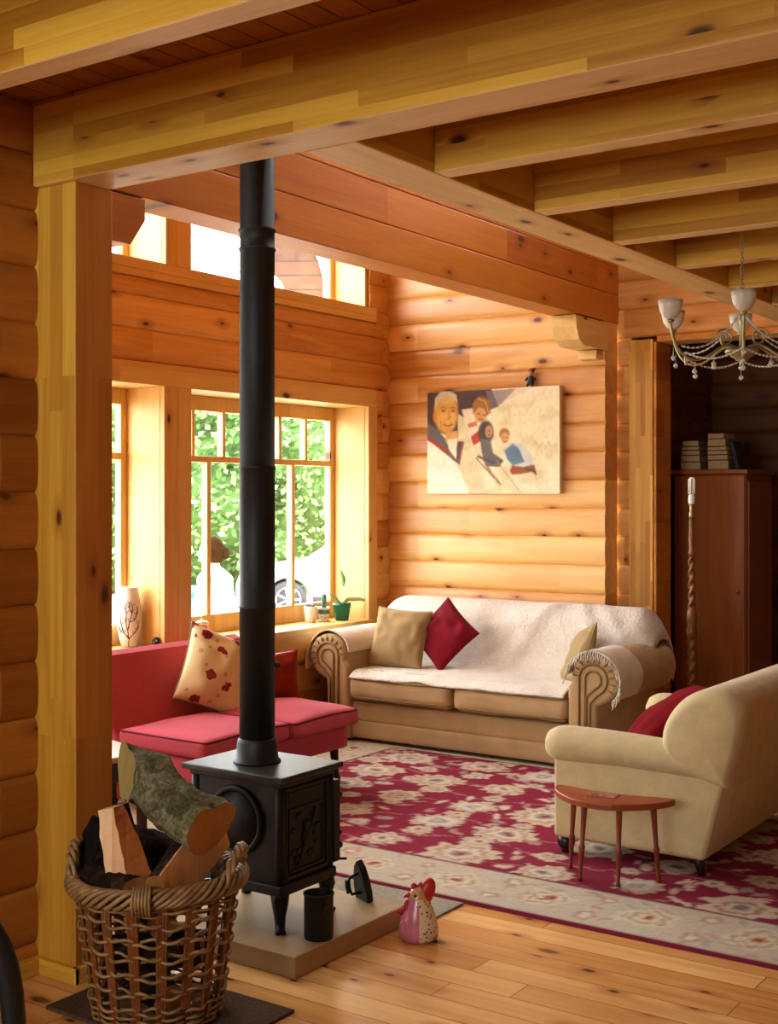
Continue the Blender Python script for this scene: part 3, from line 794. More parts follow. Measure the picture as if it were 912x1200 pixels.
def log_piece(name, label, p0, p1, r0, r1, mats, seed=0, squash=1, nz=.12, knob=None, half=None, bend=0, skew=0):
    """round or split log from p0 to p1; mats = [bark, end, split]"""
    p0, p1 = Vector(p0), Vector(p1); ax = (p1 - p0); L = ax.length; ax.normalize()
    q = ax.to_track_quat('Z', 'Y').to_matrix().to_4x4(); T = Matrix.Translation(p0) @ q
    if half is not None:
        hv = q.inverted() @ Vector(half); half = math.atan2(hv.y, hv.x)
    m = MB(); n = 28; rows = 14; rings = []
    for i in range(rows + 1):
        t = i / rows; r = r0 + (r1 - r0) * t; ring = []
        for k in range(n):
            a = 2 * PI * k / n; x, y = math.cos(a), math.sin(a)
            d = 1 + nz * noise.noise(Vector((x * 1.3 + seed, y * 1.3, t * 2.5))) + .4 * nz * noise.noise(Vector((x * 4 + seed, y * 4, t * 9)))
            if knob and abs(t - knob[0]) < .22:
                da = abs((a - knob[1] + PI) % (2 * PI) - PI)
                d += knob[2] * math.exp(-(da / .35) ** 2 - ((t - knob[0]) / .1) ** 2)
            X, Yy = x * r * d, y * r * d * squash
            if half is not None:
                hn = Vector((math.cos(half), math.sin(half))); dd = X * hn.x + Yy * hn.y
                if dd > 0: X -= hn.x * dd * .96; Yy -= hn.y * dd * .96
            wv_ = q @ Vector((X, Yy, 0)); ring.append((X + bend * math.sin(PI * t), Yy, L * t + (skew * (1 - t) ** 3) * (wv_.y)))
        rings.append(ring)
    vs = [v for rg in rings for v in rg]; fs = []; mi = []
    for i in range(rows):
        for k in range(n):
            fs.append([i * n + k, i * n + (k + 1) % n, (i + 1) * n + (k + 1) % n, (i + 1) * n + k])
    if half is None: m.add(vs, fs, 0, True, T)
    else:
        fa = []; fb = []
        for f in fs:
            k = f[0] % n; a = 2 * PI * (k + .5) / n
            (fb if math.cos(a - half) > .05 else fa).append(f)
        m.add(vs, fa, 0, True, T); m.add(vs, fb, 2, False, T)
    m.add(rings[0], [list(range(n))], 3 if skew else 1, False, T); m.add(rings[-1], [list(range(n))], 1, False, T)
    return m
def firewood():
    fw = 'firewood in the wicker basket'
    def mk(name, label, mb, mats, parent_parts=None):
        o = mb.build(name, mats); tag(o, label, 'firewood', fw); return o
    m = log_piece('', '', (-2.945, 2.815, .735), (-2.575, 2.80, .615), .078, .085, None, 1, .95, .3, (.35, 1.2, .35), skew=-1.6)
    mk('firewood_log', 'mossy grey-green round log lying across the top of the basket', m, [M['bark'], M['cutwood'], M['split'], M['paleend']])
    # split wedge leaning in front
    wv = MB(); T = Matrix.Translation((-2.745, 2.66, .385)) @ Matrix.Rotation(math.radians(34), 4, 'Z') @ Matrix.Rotation(math.radians(-13), 4, 'Y') @ Matrix.Rotation(math.radians(-6), 4, 'X')
    nn = 12
    def sec(t, seed):
        j = lambda k: .006 * noise.noise(Vector((k * 3.1, t * 6, seed)))
        taper = 1 - .35 * t
        return [(-.075 * taper + j(1), -.01 + j(2)), (.004 + j(3), -.05 * taper + j(4)), (.085 * (1 - .75 * t) + j(5), .02 + j(6)), (.05 * taper, .06 * taper), (-.05 * taper, .06 * taper)]
    rows = [[(x, y, .30 * i / nn) for x, y in sec(i / nn, 2)] for i in range(nn + 1)]
    vs = [v for r in rows for v in r]
    for k, mi in ((0, 2), (1, 3), (2, 0), (3, 0), (4, 0)):
        wv.add(vs, [[i * 5 + k, i * 5 + (k + 1) % 5, (i + 1) * 5 + (k + 1) % 5, (i + 1) * 5 + k] for i in range(nn)], mi, False, T)
    wv.add(rows[0], [[0, 1, 2, 3, 4]], 1, False, T); wv.add(rows[-1], [[0, 1, 2, 3, 4]], 2, False, T)
    mk('split_firewood', 'pale orange split wedge of firewood standing upright at the front of the basket', wv, [M['darkbark'], M['darkbark'], M['split'], M['splitorange']])
    m = log_piece('', '', (-2.88, 2.94, .44), (-2.985, 2.70, .535), .075, .075, None, 5, 1, .25)
    mk('firewood_log', 'dark round log with a dark end at the left side of the basket', m, [M['darkbark'], plain('dark_log_end', (.012, .009, .007), .9, 0, .1, .4, 40, .6, 90), M['split']])  # end face near black
    m = log_piece('', '', (-2.66, 2.95, .585), (-2.63, 2.68, .43), .085, .085, None, 8, 1, .15, half=(.7, .68, .3))
    mk('split_firewood', 'half-round dark-barked log with a pale split edge at the right of the basket', m, [M['darkbark'], M['cutwood'], M['split']])
    m = log_piece('', '', (-2.93, 2.66, .44), (-2.70, 2.62, .44), .05, .05, None, 9, 1, .25)
    mk('firewood_log', 'brown log lying low along the front rim at the foot of the split wedge', m, [M['darkbark'], M['cutwood'], M['split']])
    for i, (a, b, r, lab) in enumerate((((-2.92, 2.85, .085), (-2.67, 2.73, .095), .05, 'lowest log glimpsed through the front weave near the basket base'), ((-2.90, 2.72, .205), (-2.68, 2.88, .22), .052, 'log glimpsed through the weave halfway up the basket'), ((-2.92, 2.88, .322), (-2.68, 2.71, .338), .045, 'pale log glimpsed through the weave just under the basket rim'))):
        m = log_piece('', '', a, b, r, r, None, 20 + i, 1, .2)
        mk('firewood_log', lab, m, [M['darkbark'], M['cutwood'], M['split']])
firewood()

# ------------------------------------------------------------------ CUSHION TOOL
def pillow_mb(w, h, t, Mx, n=22, wr=.012, seed=0, pinch=.10, floppy=0):
    m = MB()
    def fn(sgn):
        def f(a, b):
            u, v = 2 * a - 1, 2 * b - 1
            u = math.copysign(1 - (1 - abs(u)) ** 1.4, u); v = math.copysign(1 - (1 - abs(v)) ** 1.4, v)
            x = u * w / 2 * (1 - pinch * (1 - v * v) * abs(u)); y = v * h / 2 * (1 - pinch * (1 - u * u) * abs(v))
            e = max(0, (1 - u ** 2) * (1 - v ** 2)); z = sgn * t / 2 * e ** .45
            nzv = noise.noise(Vector((x * 7 + seed, y * 7, sgn))) + .6 * noise.noise(Vector((x * 17 + seed, y * 17, sgn)))
            z += wr * nzv * min(1, e * 3)
            return (x, y + floppy * (u * u), z)
        return f
    m.grid(fn(1), n, n, 0, Mx); m.grid(fn(-1), n, n, 0, Mx)
    return m
def place(loc, normal, spin=0):
    """matrix putting local z along normal, spun in its own plane (local y roughly up)"""
    nrm = Vector(normal).normalized(); up = Vector((0, 0, 1)); x = up.cross(nrm).normalized(); y = nrm.cross(x)
    R = Matrix((x, y, nrm)).transposed().to_4x4()
    return Matrix.Translation(loc) @ R @ Matrix.Rotation(spin, 4, 'Z')
def edge_pipe(w, h, Mx, r, pinch=.10):
    pts = []
    for k in range(80):
        s = k / 20; side = int(s); t = 2 * (s - side) - 1
        u, v = ((t, -1), (1, t), (-t, 1), (-1, -t))[side]
        pts.append((u * w / 2 * (1 - pinch * (1 - v * v) * abs(u)), v * h / 2 * (1 - pinch * (1 - u * u) * abs(v)), 0))
    m = MB(); m.tube(pts, r, 6, closed=True, M=Mx); return m

# ------------------------------------------------------------------ RED ARMLESS SOFA
def red_sofa():
    S = thing('armless_sofa', 'low red armless two-seat sofa under the window with plump cushions', 'sofa', (-4.6, 5.1, 0))
    y0, y1 = 4.50, 5.70
    b = MB(); b.soft(-4.98, -4.20, y0 + .02, y1, .20, .335, .02, n=8); b.build('seat_base', M['red'], S)
    k = MB()
    prof = [(-4.70, .22), (-4.985, .765), (-5.03, .785), (-5.08, .765), (-5.10, .70), (-4.90, .22)]
    bb = MB(); bb.prism(prof, 'y', y0, y1, .018, seg=4); bo = bb.build('backrest', M['red'], S)
    for (a, c, z, front, cr, sd) in ((y0 - .01, 5.135, .335, -4.155, .022, 1), (5.14, y1 + .01, .335, -4.13, .052, 2)):
        m = MB(); m.soft(-4.76, front, a, c, z, z + .095, .03, cr, 14, wob=.006, seed=sd)
        cu = m.build('seat_cushion', M['red'], S)
        p = MB(); zz = z + .088; p.tube([(-4.74, a + .004, zz), (front - .02, a + .004, zz - .006), (front - .004, a + .02, zz - .006), (front - .004, (a + c) / 2, zz + .004), (front - .004, c - .02, zz - .004), (front - .02, c - .004, zz), (-4.74, c - .004, zz)], .0045, 6)
        p.build('piping', M['redpipe'], cu)
    for lx, ly in ((-4.26, y1 - .06), (-4.26, y0 + .08), (-4.9, y1 - .06), (-4.9, y0 + .08)):
        l = MB(); l.tube([(lx, ly, .21), (lx + .01, ly, .10), (lx + .02, ly, .05)], [.026, .02, .016], 8); lg = l.build('leg', M['darkwood'], S)
        c = MB(); c.lathe([(.0, -.008), (.022, -.008), (.022, .008), (0, .008)], n=14, M=Matrix.Translation((lx + .02, ly, .0345)) @ Matrix.Rotation(PI / 2, 4, 'X'), cap=False); c.build('castor', M['black'], lg)
    # floral cushion
    N = NT('floral_linen'); o = N.obj(); vo = N.n('ShaderNodeTexVoronoi'); vo.inputs['Scale'].default_value = 9; N.l(o, vo.inputs['Vector'])
    wob = N.noise(o, 38, 2); f1 = N.math('LESS_THAN', N.math('ADD', vo.outputs['Distance'], N.math('MULTIPLY', wob, .5)), .52)
    v2 = N.n('ShaderNodeTexVoronoi'); v2.inputs['Scale'].default_value = 15; N.l(o, v2.inputs['Vector'])
    f2 = N.math('LESS_THAN', N.math('ADD', v2.outputs['Distance'], N.math('MULTIPLY', wob, .4)), .38)
    c = N.mix(N.math('MULTIPLY', f2, .7), c4(hexc('#e0cb9c')), c4(hexc('#a8914f'))); c = N.mix(f1, c, c4(hexc('#8c2b33')))
    N.set(**{'Base Color': c, 'Roughness': .85, 'Specular IOR Level': .2}); N.bump(N.noise(o, 250, 2), .15, .004)
    P = thing('floral_cushion', 'cream cushion with red flowers leaning on the red sofa backrest', 'cushion', (-4.72, 5.21, .43))
    Mx = place((-4.745, 5.215, .635), (.86, -.36, .38), math.radians(-24))
    pillow_mb(.42, .46, .19, Mx, 24, .022, 3, .09).build('cushion_cover', N.mat, P); edge_pipe(.42, .46, Mx, .005, .09).build('piping', plain('grey_piping', hexc('#7c7466'), .8), P)
    P = thing('satin_cushion', 'shiny rust-red cushion at the far end of the red sofa by the sill', 'cushion', (-4.69, 5.60, .43))
    Mx = place((-4.66, 5.60, .565), (.55, -.75, .2), .08)
    pillow_mb(.30, .30, .12, Mx, 18, .02, 9, .09).build('cushion_cover', M['satin'], P)
red_sofa()

# ------------------------------------------------------------------ TAN ROLL-ARM SOFA
SX = -4.095; SH = 1.115
def tan_sofa():
    S = thing('roll_arm_sofa', 'large tan roll-arm sofa against the log wall below the painting', 'sofa', (SX, 7.1, 0))
    b = MB(); b.soft(SX - .94, SX + .94, 6.67, 7.55, .135, .275, .03, n=8); b.soft(SX - .93, SX + .93, 6.66, 7.55, .03, .15, .022, n=8)
    b.build('seat_base', M['tan'], S)
    bk = MB(); prof = [(7.20, .15), (7.235, .60), (7.30, .80), (7.36, .862), (7.44, .875), (7.52, .85), (7.56, .78), (7.56, .15)]
    bk.prism(prof, 'x', SX - .94, SX + .90, .05, seg=5); bk.build('backrest', M['tan'], S)
    for i, (a, c) in enumerate(((SX - .785, SX - .003), (SX + .003, SX + .785))):
        m = MB(); m.soft(a, c, 6.60, 7.22, .285, .445, .055, .02, 14, wob=.008, seed=i * 5); cu = m.build('seat_cushion', M['tan'], S)
        p = MB()
        for z in (.31, .425): p.tube([(a + .012, 6.9, z), (a + .014, 6.625, z), (a + .05, 6.606, z), ((a + c) / 2, 6.598, z), (c - .05, 6.606, z), (c - .014, 6.625, z), (c - .012, 6.9, z)], .005, 6)
        p.build('piping', M['tanpipe'], cu)
    for sgn in (-1, 1):
        A = MB(); rc, zc, r = .955, .555, .148
        out = [(.785, .03), (.785, .50)]
        for k in range(25):
            an = math.radians(188 - k * (188 + 62) / 24); out.append((rc + r * math.cos(an), zc + r * math.sin(an)))
        out += [(.97, .40), (.955, .03)]
        poly = [(SX + sgn * x, z) for x, z in out]
        if sgn < 0: poly = poly[::-1]
        A.prism(poly, 'y', 6.615, 7.50, .03, seg=4)
        ar = A.build('arm', M['tan'], S)
        P = MB(); yy = 6.612
        def key(rr, x0, x1):
            pts = [(SX + sgn * x0, yy, .06)]
            for k in range(27):
                an = math.radians(190 - k * 260 / 26); pts.append((SX + sgn * (rc - .005 + rr * math.cos(an)), yy, zc + rr * math.sin(an)))
            pts += [(SX + sgn * x1, yy, zc - rr - .05), (SX + sgn * x1, yy, .06)]; return pts
        P.tube(key(.088, rc - .093, .93), .0075, 8); P.tube(key(.05, rc - .055, .90 + .01), .0065, 8)
        for k in range(11):   # pleats round the scroll
            an = math.radians(170 - k * 20); P.tube([(SX + sgn * (rc + rr * math.cos(an)), yy - .002, zc + rr * math.sin(an)) for rr in (.10, .12, .14)], [.003, .005, .002], 5)
        P.build('scroll_piping', M['tanpipe'], ar)
    for lx in (SX - .85, SX + .85):
        for ly in (6.75, 7.45): MB().lathe([(.0, .013), (.035, .013), (.035, .045), (0, .045)], (lx, ly, 0), 14, cap=False).build('foot', M['darkwood'], S)
tan_sofa()

def drape(name, label, fn, nu, nv, mat, cat='throw', thick=.008, parent=None):
    m = MB(); m.grid(fn, nu, nv); o = m.build(name, mat, parent); shell(o, thick, 0)
    if parent is None: tag(o, label, cat)
    return o
def lerp_path(path, t):
    L = [0]
    for a, b in zip(path[:-1], path[1:]): L.append(L[-1] + math.hypot(b[0] - a[0], b[1] - a[1]))
    s = t * L[-1]
    for i in range(len(path) - 1):
        if s <= L[i + 1] + 1e-9:
            k = (s - L[i]) / (L[i + 1] - L[i] + 1e-9); return [a + (b - a) * k for a, b in zip(path[i], path[i + 1])]
    return path[-1]
def big_throw():
    back = [(7.585, .62), (7.59, .80), (7.55, .876), (7.45, .906), (7.35, .893), (7.28, .83), (7.22, .66), (7.18, .52), (7.12, .478), (6.9, .472), (6.7, .466), (6.60, .452), (6.575, .425)]
    fine = [lerp_path(back, i / 60) for i in range(61)]
    for _ in range(3): fine = [fine[0]] + [[(a + 2 * b + c) / 4 for a, b, c in zip(fine[i - 1], fine[i], fine[i + 1])] for i in range(1, 60)] + [fine[-1]]
    def fn(u, v):
        y, z = lerp_path(fine, v)
        x0, x1 = SX - .985, SX + 1.04
        if y < 7.26:   # narrows between the arms
            k = min(1, (7.26 - y) / .08); x0 = x0 + (SX - .765 - x0) * k; x1 = x1 + (SX + .765 - x1) * k
        x = x0 + (x1 - x0) * u
        # sagging shoulders at both ends of the back
        e = max(0, abs(2 * u - 1) - .86) / .14
        if z > .5 and y > 7.2: z -= (.19 if u > .5 else .09) * e ** 2; y -= .0
        if e > 0 and y > 7.26: z += .0
        w = noise.noise(Vector((x * 3.5, v * 9, 1))) * .012 + noise.noise(Vector((x * 11, v * 22, 4))) * .005
        fold = .014 * math.exp(-((x - (SX + .62) - (v - .4) * .9) / .05) ** 2) + .012 * math.exp(-((x - (SX + .8) - (v - .4) * 1.2) / .05) ** 2) + .012 * math.exp(-((x - (SX + .2) - (v - .45) * -.8) / .06) ** 2)
        w = max(w + fold, -.002) + .004
        if v > .62:
            z += w + .004; 
            if v > .9: y += .03 * noise.noise(Vector((x * 4, 3, 1))) + .02
        else: y -= w * (1 if y < 7.5 else -1); z += w * .6
        return (x, y, z)
    drape('sofa_throw', 'large textured white throw spread over the back and seat of the tan sofa', fn, 90, 80, M['throw'])
    # arm throws
    rc, zc = .955, .555
    def arm_fn(sgn, y0, y1, a0, a1, rr=.163, flare=0):
        def f(u, v):
            an = math.radians(a0 + (a1 - a0) * u); y = y0 + (y1 - y0) * v
            r = rr + .005 * noise.noise(Vector((u * 6, v * 5, sgn))) + flare * max(0, u - .75) * 4 * .03
            if u > .7: r += flare * (u - .7) * .25
            x = SX + sgn * (rc + r * math.cos(an)); z = zc + r * math.sin(an)
            if u < .05: z -= 0
            y2 = y + .012 * math.sin(u * 9) * (1 - v)
            return (x, y2, z)
        return f
    drape('arm_throw', 'white blanket draped over the left arm of the tan sofa', arm_fn(-1, 6.63, 7.20, 168, -28, .166, .5), 40, 24, M['throwflat'])
    o = drape('arm_throw', 'cream fringed blanket draped over the right arm of the tan sofa', arm_fn(1, 6.605, 6.93, 172, -42, .164), 40, 16, M['throwflat'])
    f = MB(); rnd = random.Random(2)
    for k in range(44):
        an = math.radians(172 + (-42 - 172) * k / 43); r = .166; c = Vector((SX + rc + r * math.cos(an), 6.604, zc + r * math.sin(an)))
        tdir = Vector((math.cos(an) * .35, -.3, -.9 if k > 14 else -.5)); ln = rnd.uniform(.035, .06)
        p = [c + Vector((0, .012, .004)), c + Vector((0, -.006, 0))]
        for q in range(1, 4): p.append(c + Vector((rnd.uniform(-.006, .006) + math.cos(an) * .01, -.012 - .003 * q, -ln * q / 3)))
        f.tube(p, .0032, 5)
    f.build('fringe', M['throw'], o)
big_throw()

def sofa_cushions():
    def cush(name, label, mat, loc, nrm, spin, w, h, t, seed, pipe=None):
        P = thing(name, label, 'cushion', loc, 'cushions on the tan sofa'); Mx = place(loc, nrm, spin)
        pillow_mb(w, h, t, Mx, 26, .024, seed, .07).build('cushion_cover', mat, P)
        edge_pipe(w, h, Mx, .004, .07).build('piping', pipe or mat, P)
    cush('scatter_cushion', 'tan square cushion standing at the left end of the tan sofa', M['olive'], (-4.69, 6.93, .665), (.12, -.95, .34), math.radians(-3), .40, .40, .15, 1)
    cush('scatter_cushion', 'dark crimson cushion balanced on its corner beside the tan cushion', M['maroon'], (-4.40, 7.02, .70), (.05, -.93, .38), math.radians(50), .36, .36, .12, 2)
    cush('scatter_cushion', 'taupe cushion tucked behind the right arm of the tan sofa', M['olive'], (-3.43, 7.02, .63), (-.75, -.55, .38), math.radians(20), .36, .36, .13, 3)
sofa_cushions()

# ------------------------------------------------------------------ CREAM ARMCHAIR
def armchair():
    S = thing('cream_armchair', 'cream velvet armchair with low rolled arms and ball feet on the rug', 'armchair', (-2.25, 5.6, .012))
    y0, y1 = 5.06, 6.30
    for (a, c) in ((y0, y0 + .15), (y1 - .15, y1)):
        m = MB(); m.prism([(-2.60, .088), (-1.905, .088), (-1.80, .50), (-2.60, .52)], 'y', a, c, .02, seg=4); m.build('side_panel', M['cream'], S)
    f = MB(); f.soft(-2.605, -1.95, y0 + .02, y1 - .02, .09, .29, .03, n=8); f.build('seat_base', M['cream'], S)
    cu = MB(); cu.soft(-2.63, -2.02, y0 + .155, y1 - .155, .29, .43, .05, .02, 12); cu.build('seat_cushion', M['cream'], S)
    bk = MB(); prof = [(-2.02, .10), (-2.13, .45), (-2.08, .66), (-1.98, .765), (-1.87, .80), (-1.78, .785), (-1.735, .73), (-1.735, .66), (-1.905, .09)]
    b2 = MB(); b2.prism([(-2.04, .10), (-2.10, .48), (-1.797, .50), (-1.905, .09)], 'y', y0 + .02, y1 - .02, .01)
    prof = [(-1.95, .43), (-2.09, .50), (-2.10, .63), (-2.0, .77), (-1.85, .815), (-1.735, .77), (-1.735, .66), (-1.795, .43), (-1.80, .395), (-1.812, .395), (-1.84, .40)]
    for _ in range(3): prof = [tuple(prof[i][j] * w + prof[(i + 1) % len(prof)][j] * (1 - w) for j in (0, 1)) for i in range(len(prof)) for w in (.75, .25)]
    cxx = sum(p[0] for p in prof) / len(prof); czz = sum(p[1] for p in prof) / len(prof); secs = []
    K = 8; rad_ = .085; ya, yb = y0 - .03, y1 + .03
    secs = [(ya + rad_ * (1 - math.cos(PI / 2 * i / K)), 1 - .24 * (1 - math.sin(PI / 2 * i / K))) for i in range(K + 1)]
    secs = secs + [(ya + (yb - ya) * t, 1) for t in (.25, .5, .75)] + [(ya + yb - y, f) for y, f in secs[::-1]]
    nn = len(prof); vs = [(cxx + (p[0] - cxx) * f, y, czz + (p[1] - czz) * f) for y, f in secs for p in prof]
    b2.add(vs, [[i * nn + k, i * nn + (k + 1) % nn, (i + 1) * nn + (k + 1) % nn, (i + 1) * nn + k] for i in range(len(secs) - 1) for k in range(nn)] , 0, True)
    for base, last in ((0, secs[0]), ((len(secs) - 1) * nn, secs[-1])):   # softly domed end panels
        rings = [[(cxx + (p[0] - cxx) * last[1] * g, last[0] + (-1 if base == 0 else 1) * .012 * (1 - g * g), czz + (p[1] - czz) * last[1] * g) for p in prof] for g in (1, .8, .6, .4, .2)]
        vv = [v for rg in rings for v in rg] + [(cxx, last[0] + (-1 if base == 0 else 1) * .012, czz)]
        b2.add(vv, [[i * nn + k, i * nn + (k + 1) % nn, (i + 1) * nn + (k + 1) % nn, (i + 1) * nn + k] for i in range(4) for k in range(nn)] + [[4 * nn + k, 4 * nn + (k + 1) % nn, 5 * nn] for k in range(nn)], 0, True)
    o = b2.build('backrest', M['cream'], S)
    for f in o.data.polygons: f.use_smooth = True
    for yc in (y0 + .055, y1 - .055):
        a = MB(); path = []; rad = []
        for k in range(25):
            t = k / 24; x = -2.665 + (.77) * t
            r = .098 * min(1, (max(0, 1 - (1 - t / .14) ** 2)) ** .5 if t < .14 else 1) * (1 - .14 * t)
            path.append((x, yc, .495 - .012 * t + .01 * math.sin(PI * t))); rad.append(max(r, .006))
        a.tube(path, rad, 20, flat=.85); a.build('arm', M['cream'], S)
    for ly in (y0 + .06, y1 - .06):
        l = MB(); l.ball((-2.565, ly, .062), (.042, .042, .04)); l.lathe([(.014, .0), (.022, .003), (.018, .02), (.012, .03)], (-2.565, ly, .0125), 14); l.lathe([(.02, .0), (.026, .02)], (-2.565, ly, .09), 14); l.build('ball_foot', M['darkwood'], S)
        l = MB(); l.tube([(-1.96, ly, .11), (-1.945, ly, .06), (-1.935, ly, .0125)], [.026, .022, .016], 10); l.build('rear_foot', M['darkwood'], S)
    P = thing('velvet_cushion', 'dark red velvet cushion slumped inside the cream armchair', 'cushion', (-2.2, 5.45, .43))
    Mx = place((-2.215, 5.5, .60), (-.48, -.24, .84), .15)
    pillow_mb(.44, .44, .16, Mx, 22, .012, 7, .07).build('cushion_cover', M['velvetred'], P); edge_pipe(.44, .44, Mx, .004, .07).build('piping', M['velvetred'], P)
armchair()

# ------------------------------------------------------------------ KIDNEY TABLE
def kidney():
    S = thing('kidney_table', 'small reddish wooden kidney-shaped table with four legs beside the armchair', 'table', (-2.23, 4.83, .012))
    th = math.radians(0); c = Vector((-2.235, 4.85))
    out = []
    for k in range(48):
        a = 2 * PI * k / 48; x = .262 * math.cos(a); y = .125 * math.sin(a)
        if y > 0: y = y * .62 - .0
        y -= .10 * (1 - (x / .262) ** 2) - .065
        out.append((x, y))
    ang = math.radians(4); R2 = Matrix.Rotation(ang, 2)
    pts = [tuple(c + R2 @ Vector(p)) for p in out]
    t = MB(); t.prism(pts, 'z', .335, .362, .006, seg=3); t.build('tabletop', M['teak'], S)
    for (tx, ty), (bx, by) in (((-2.41, 4.885), (-2.435, 4.90)), ((-2.315, 4.79), (-2.325, 4.765)), ((-2.165, 4.80), (-2.16, 4.78)), ((-2.06, 4.90), (-2.045, 4.925))):
        def P(t): return (bx + (tx - bx) * t, by + (ty - by) * t, .0125 + (.325) * t)
        l = MB(); l.tube([P(0), P(.03), P(.06), P(.40), P(.43), P(.46), P(.98), P(1)], [.009, .010, .007, .0125, .0145, .009, .014, .017], 10); l.build('leg', M['teakleg'], S)
    k = MB(); Mx = Matrix.Translation((-2.25, 4.83, .3625)) @ Matrix.Rotation(.12, 4, 'Z')
    k.box(-.06, .06, -.035, .035, 0, .003, .001, M=Mx); o = k.build('postcard', vcol_card()); tag(o, 'small dull red card lying on the kidney-shaped table', 'card')
def vcol_card():
    N = NT('card_print'); nz = N.noise(N.obj(), 45, 3); N.set(**{'Base Color': N.ramp(nz, [(.4, hexc('#8c4030')), (.5, hexc('#c08468')), (.6, hexc('#6f2a24'))]), 'Roughness': .5}); return N.mat
kidney()

# ------------------------------------------------------------------ SIDE TABLE behind the post
def side_table():
    S = thing('side_table', 'small table with a pale top half hidden behind the wooden post', 'table', (-4.32, 4.0, 0))
    Mx = Matrix.Translation((-4.33, 3.97, 0)) @ Matrix.Rotation(math.radians(-14), 4, 'Z')
    MB().box(-.2, .2, -.17, .17, .43, .455, .004, M=Mx).build('tabletop', plain('pale_tabletop', hexc('#b9ad98'), .3, 0, .5, .1), S)
    MB().box(-.17, .17, -.14, .14, .34, .43, .003, M=Mx).build('apron', M['darkwood'], S)
    for x in (-.16, .16):
        for y in (-.13, .13): MB().box(x - .018, x + .018, y - .018, y + .018, 0, .35, .003, M=Mx).build('leg', M['darkwood'], S)
side_table()

# ------------------------------------------------------------------ DINING CHAIR corner at bottom left
def near_chair():
    S = thing('dining_chair', 'black chair with a rounded back at the lower left edge', 'chair', (-2.20, 1.45, 0))
    Mx = Matrix.Translation((-2.19, 1.515, 0)) @ Matrix.Rotation(math.radians(34), 4, 'Z')
    b = MB(); pts = []
    for k in range(21):
        a = PI * k / 20; pts.append((.215 * math.copysign(abs(math.cos(a)) ** .6, math.cos(a)), -.02, .47 + .34 * math.sin(a) ** .6))
    b.tube([(.2, 0, .40)] + pts + [(-.2, 0, .40)], .024, 10, M=Mx)
    b.prism([(.16 * math.cos(PI * k / 10), .52 + .15 * math.sin(PI * k / 10)) for k in range(11)], 'y', -.03, -.01, .004, M=Mx); b.build('backrest', M['black'], S)
    MB().soft(-.21, .21, -.42, .0, .41, .46, .02, n=6, M=Mx).build('seat', M['black'], S)
    for x, y in ((-.18, -.02), (.18, -.02), (-.18, -.38), (.18, -.38)): MB().tube([(x, y, .42), (x * 1.05, y, 0.001)], [.019, .014], 8, M=Mx).build('leg', M['black'], S)
near_chair()
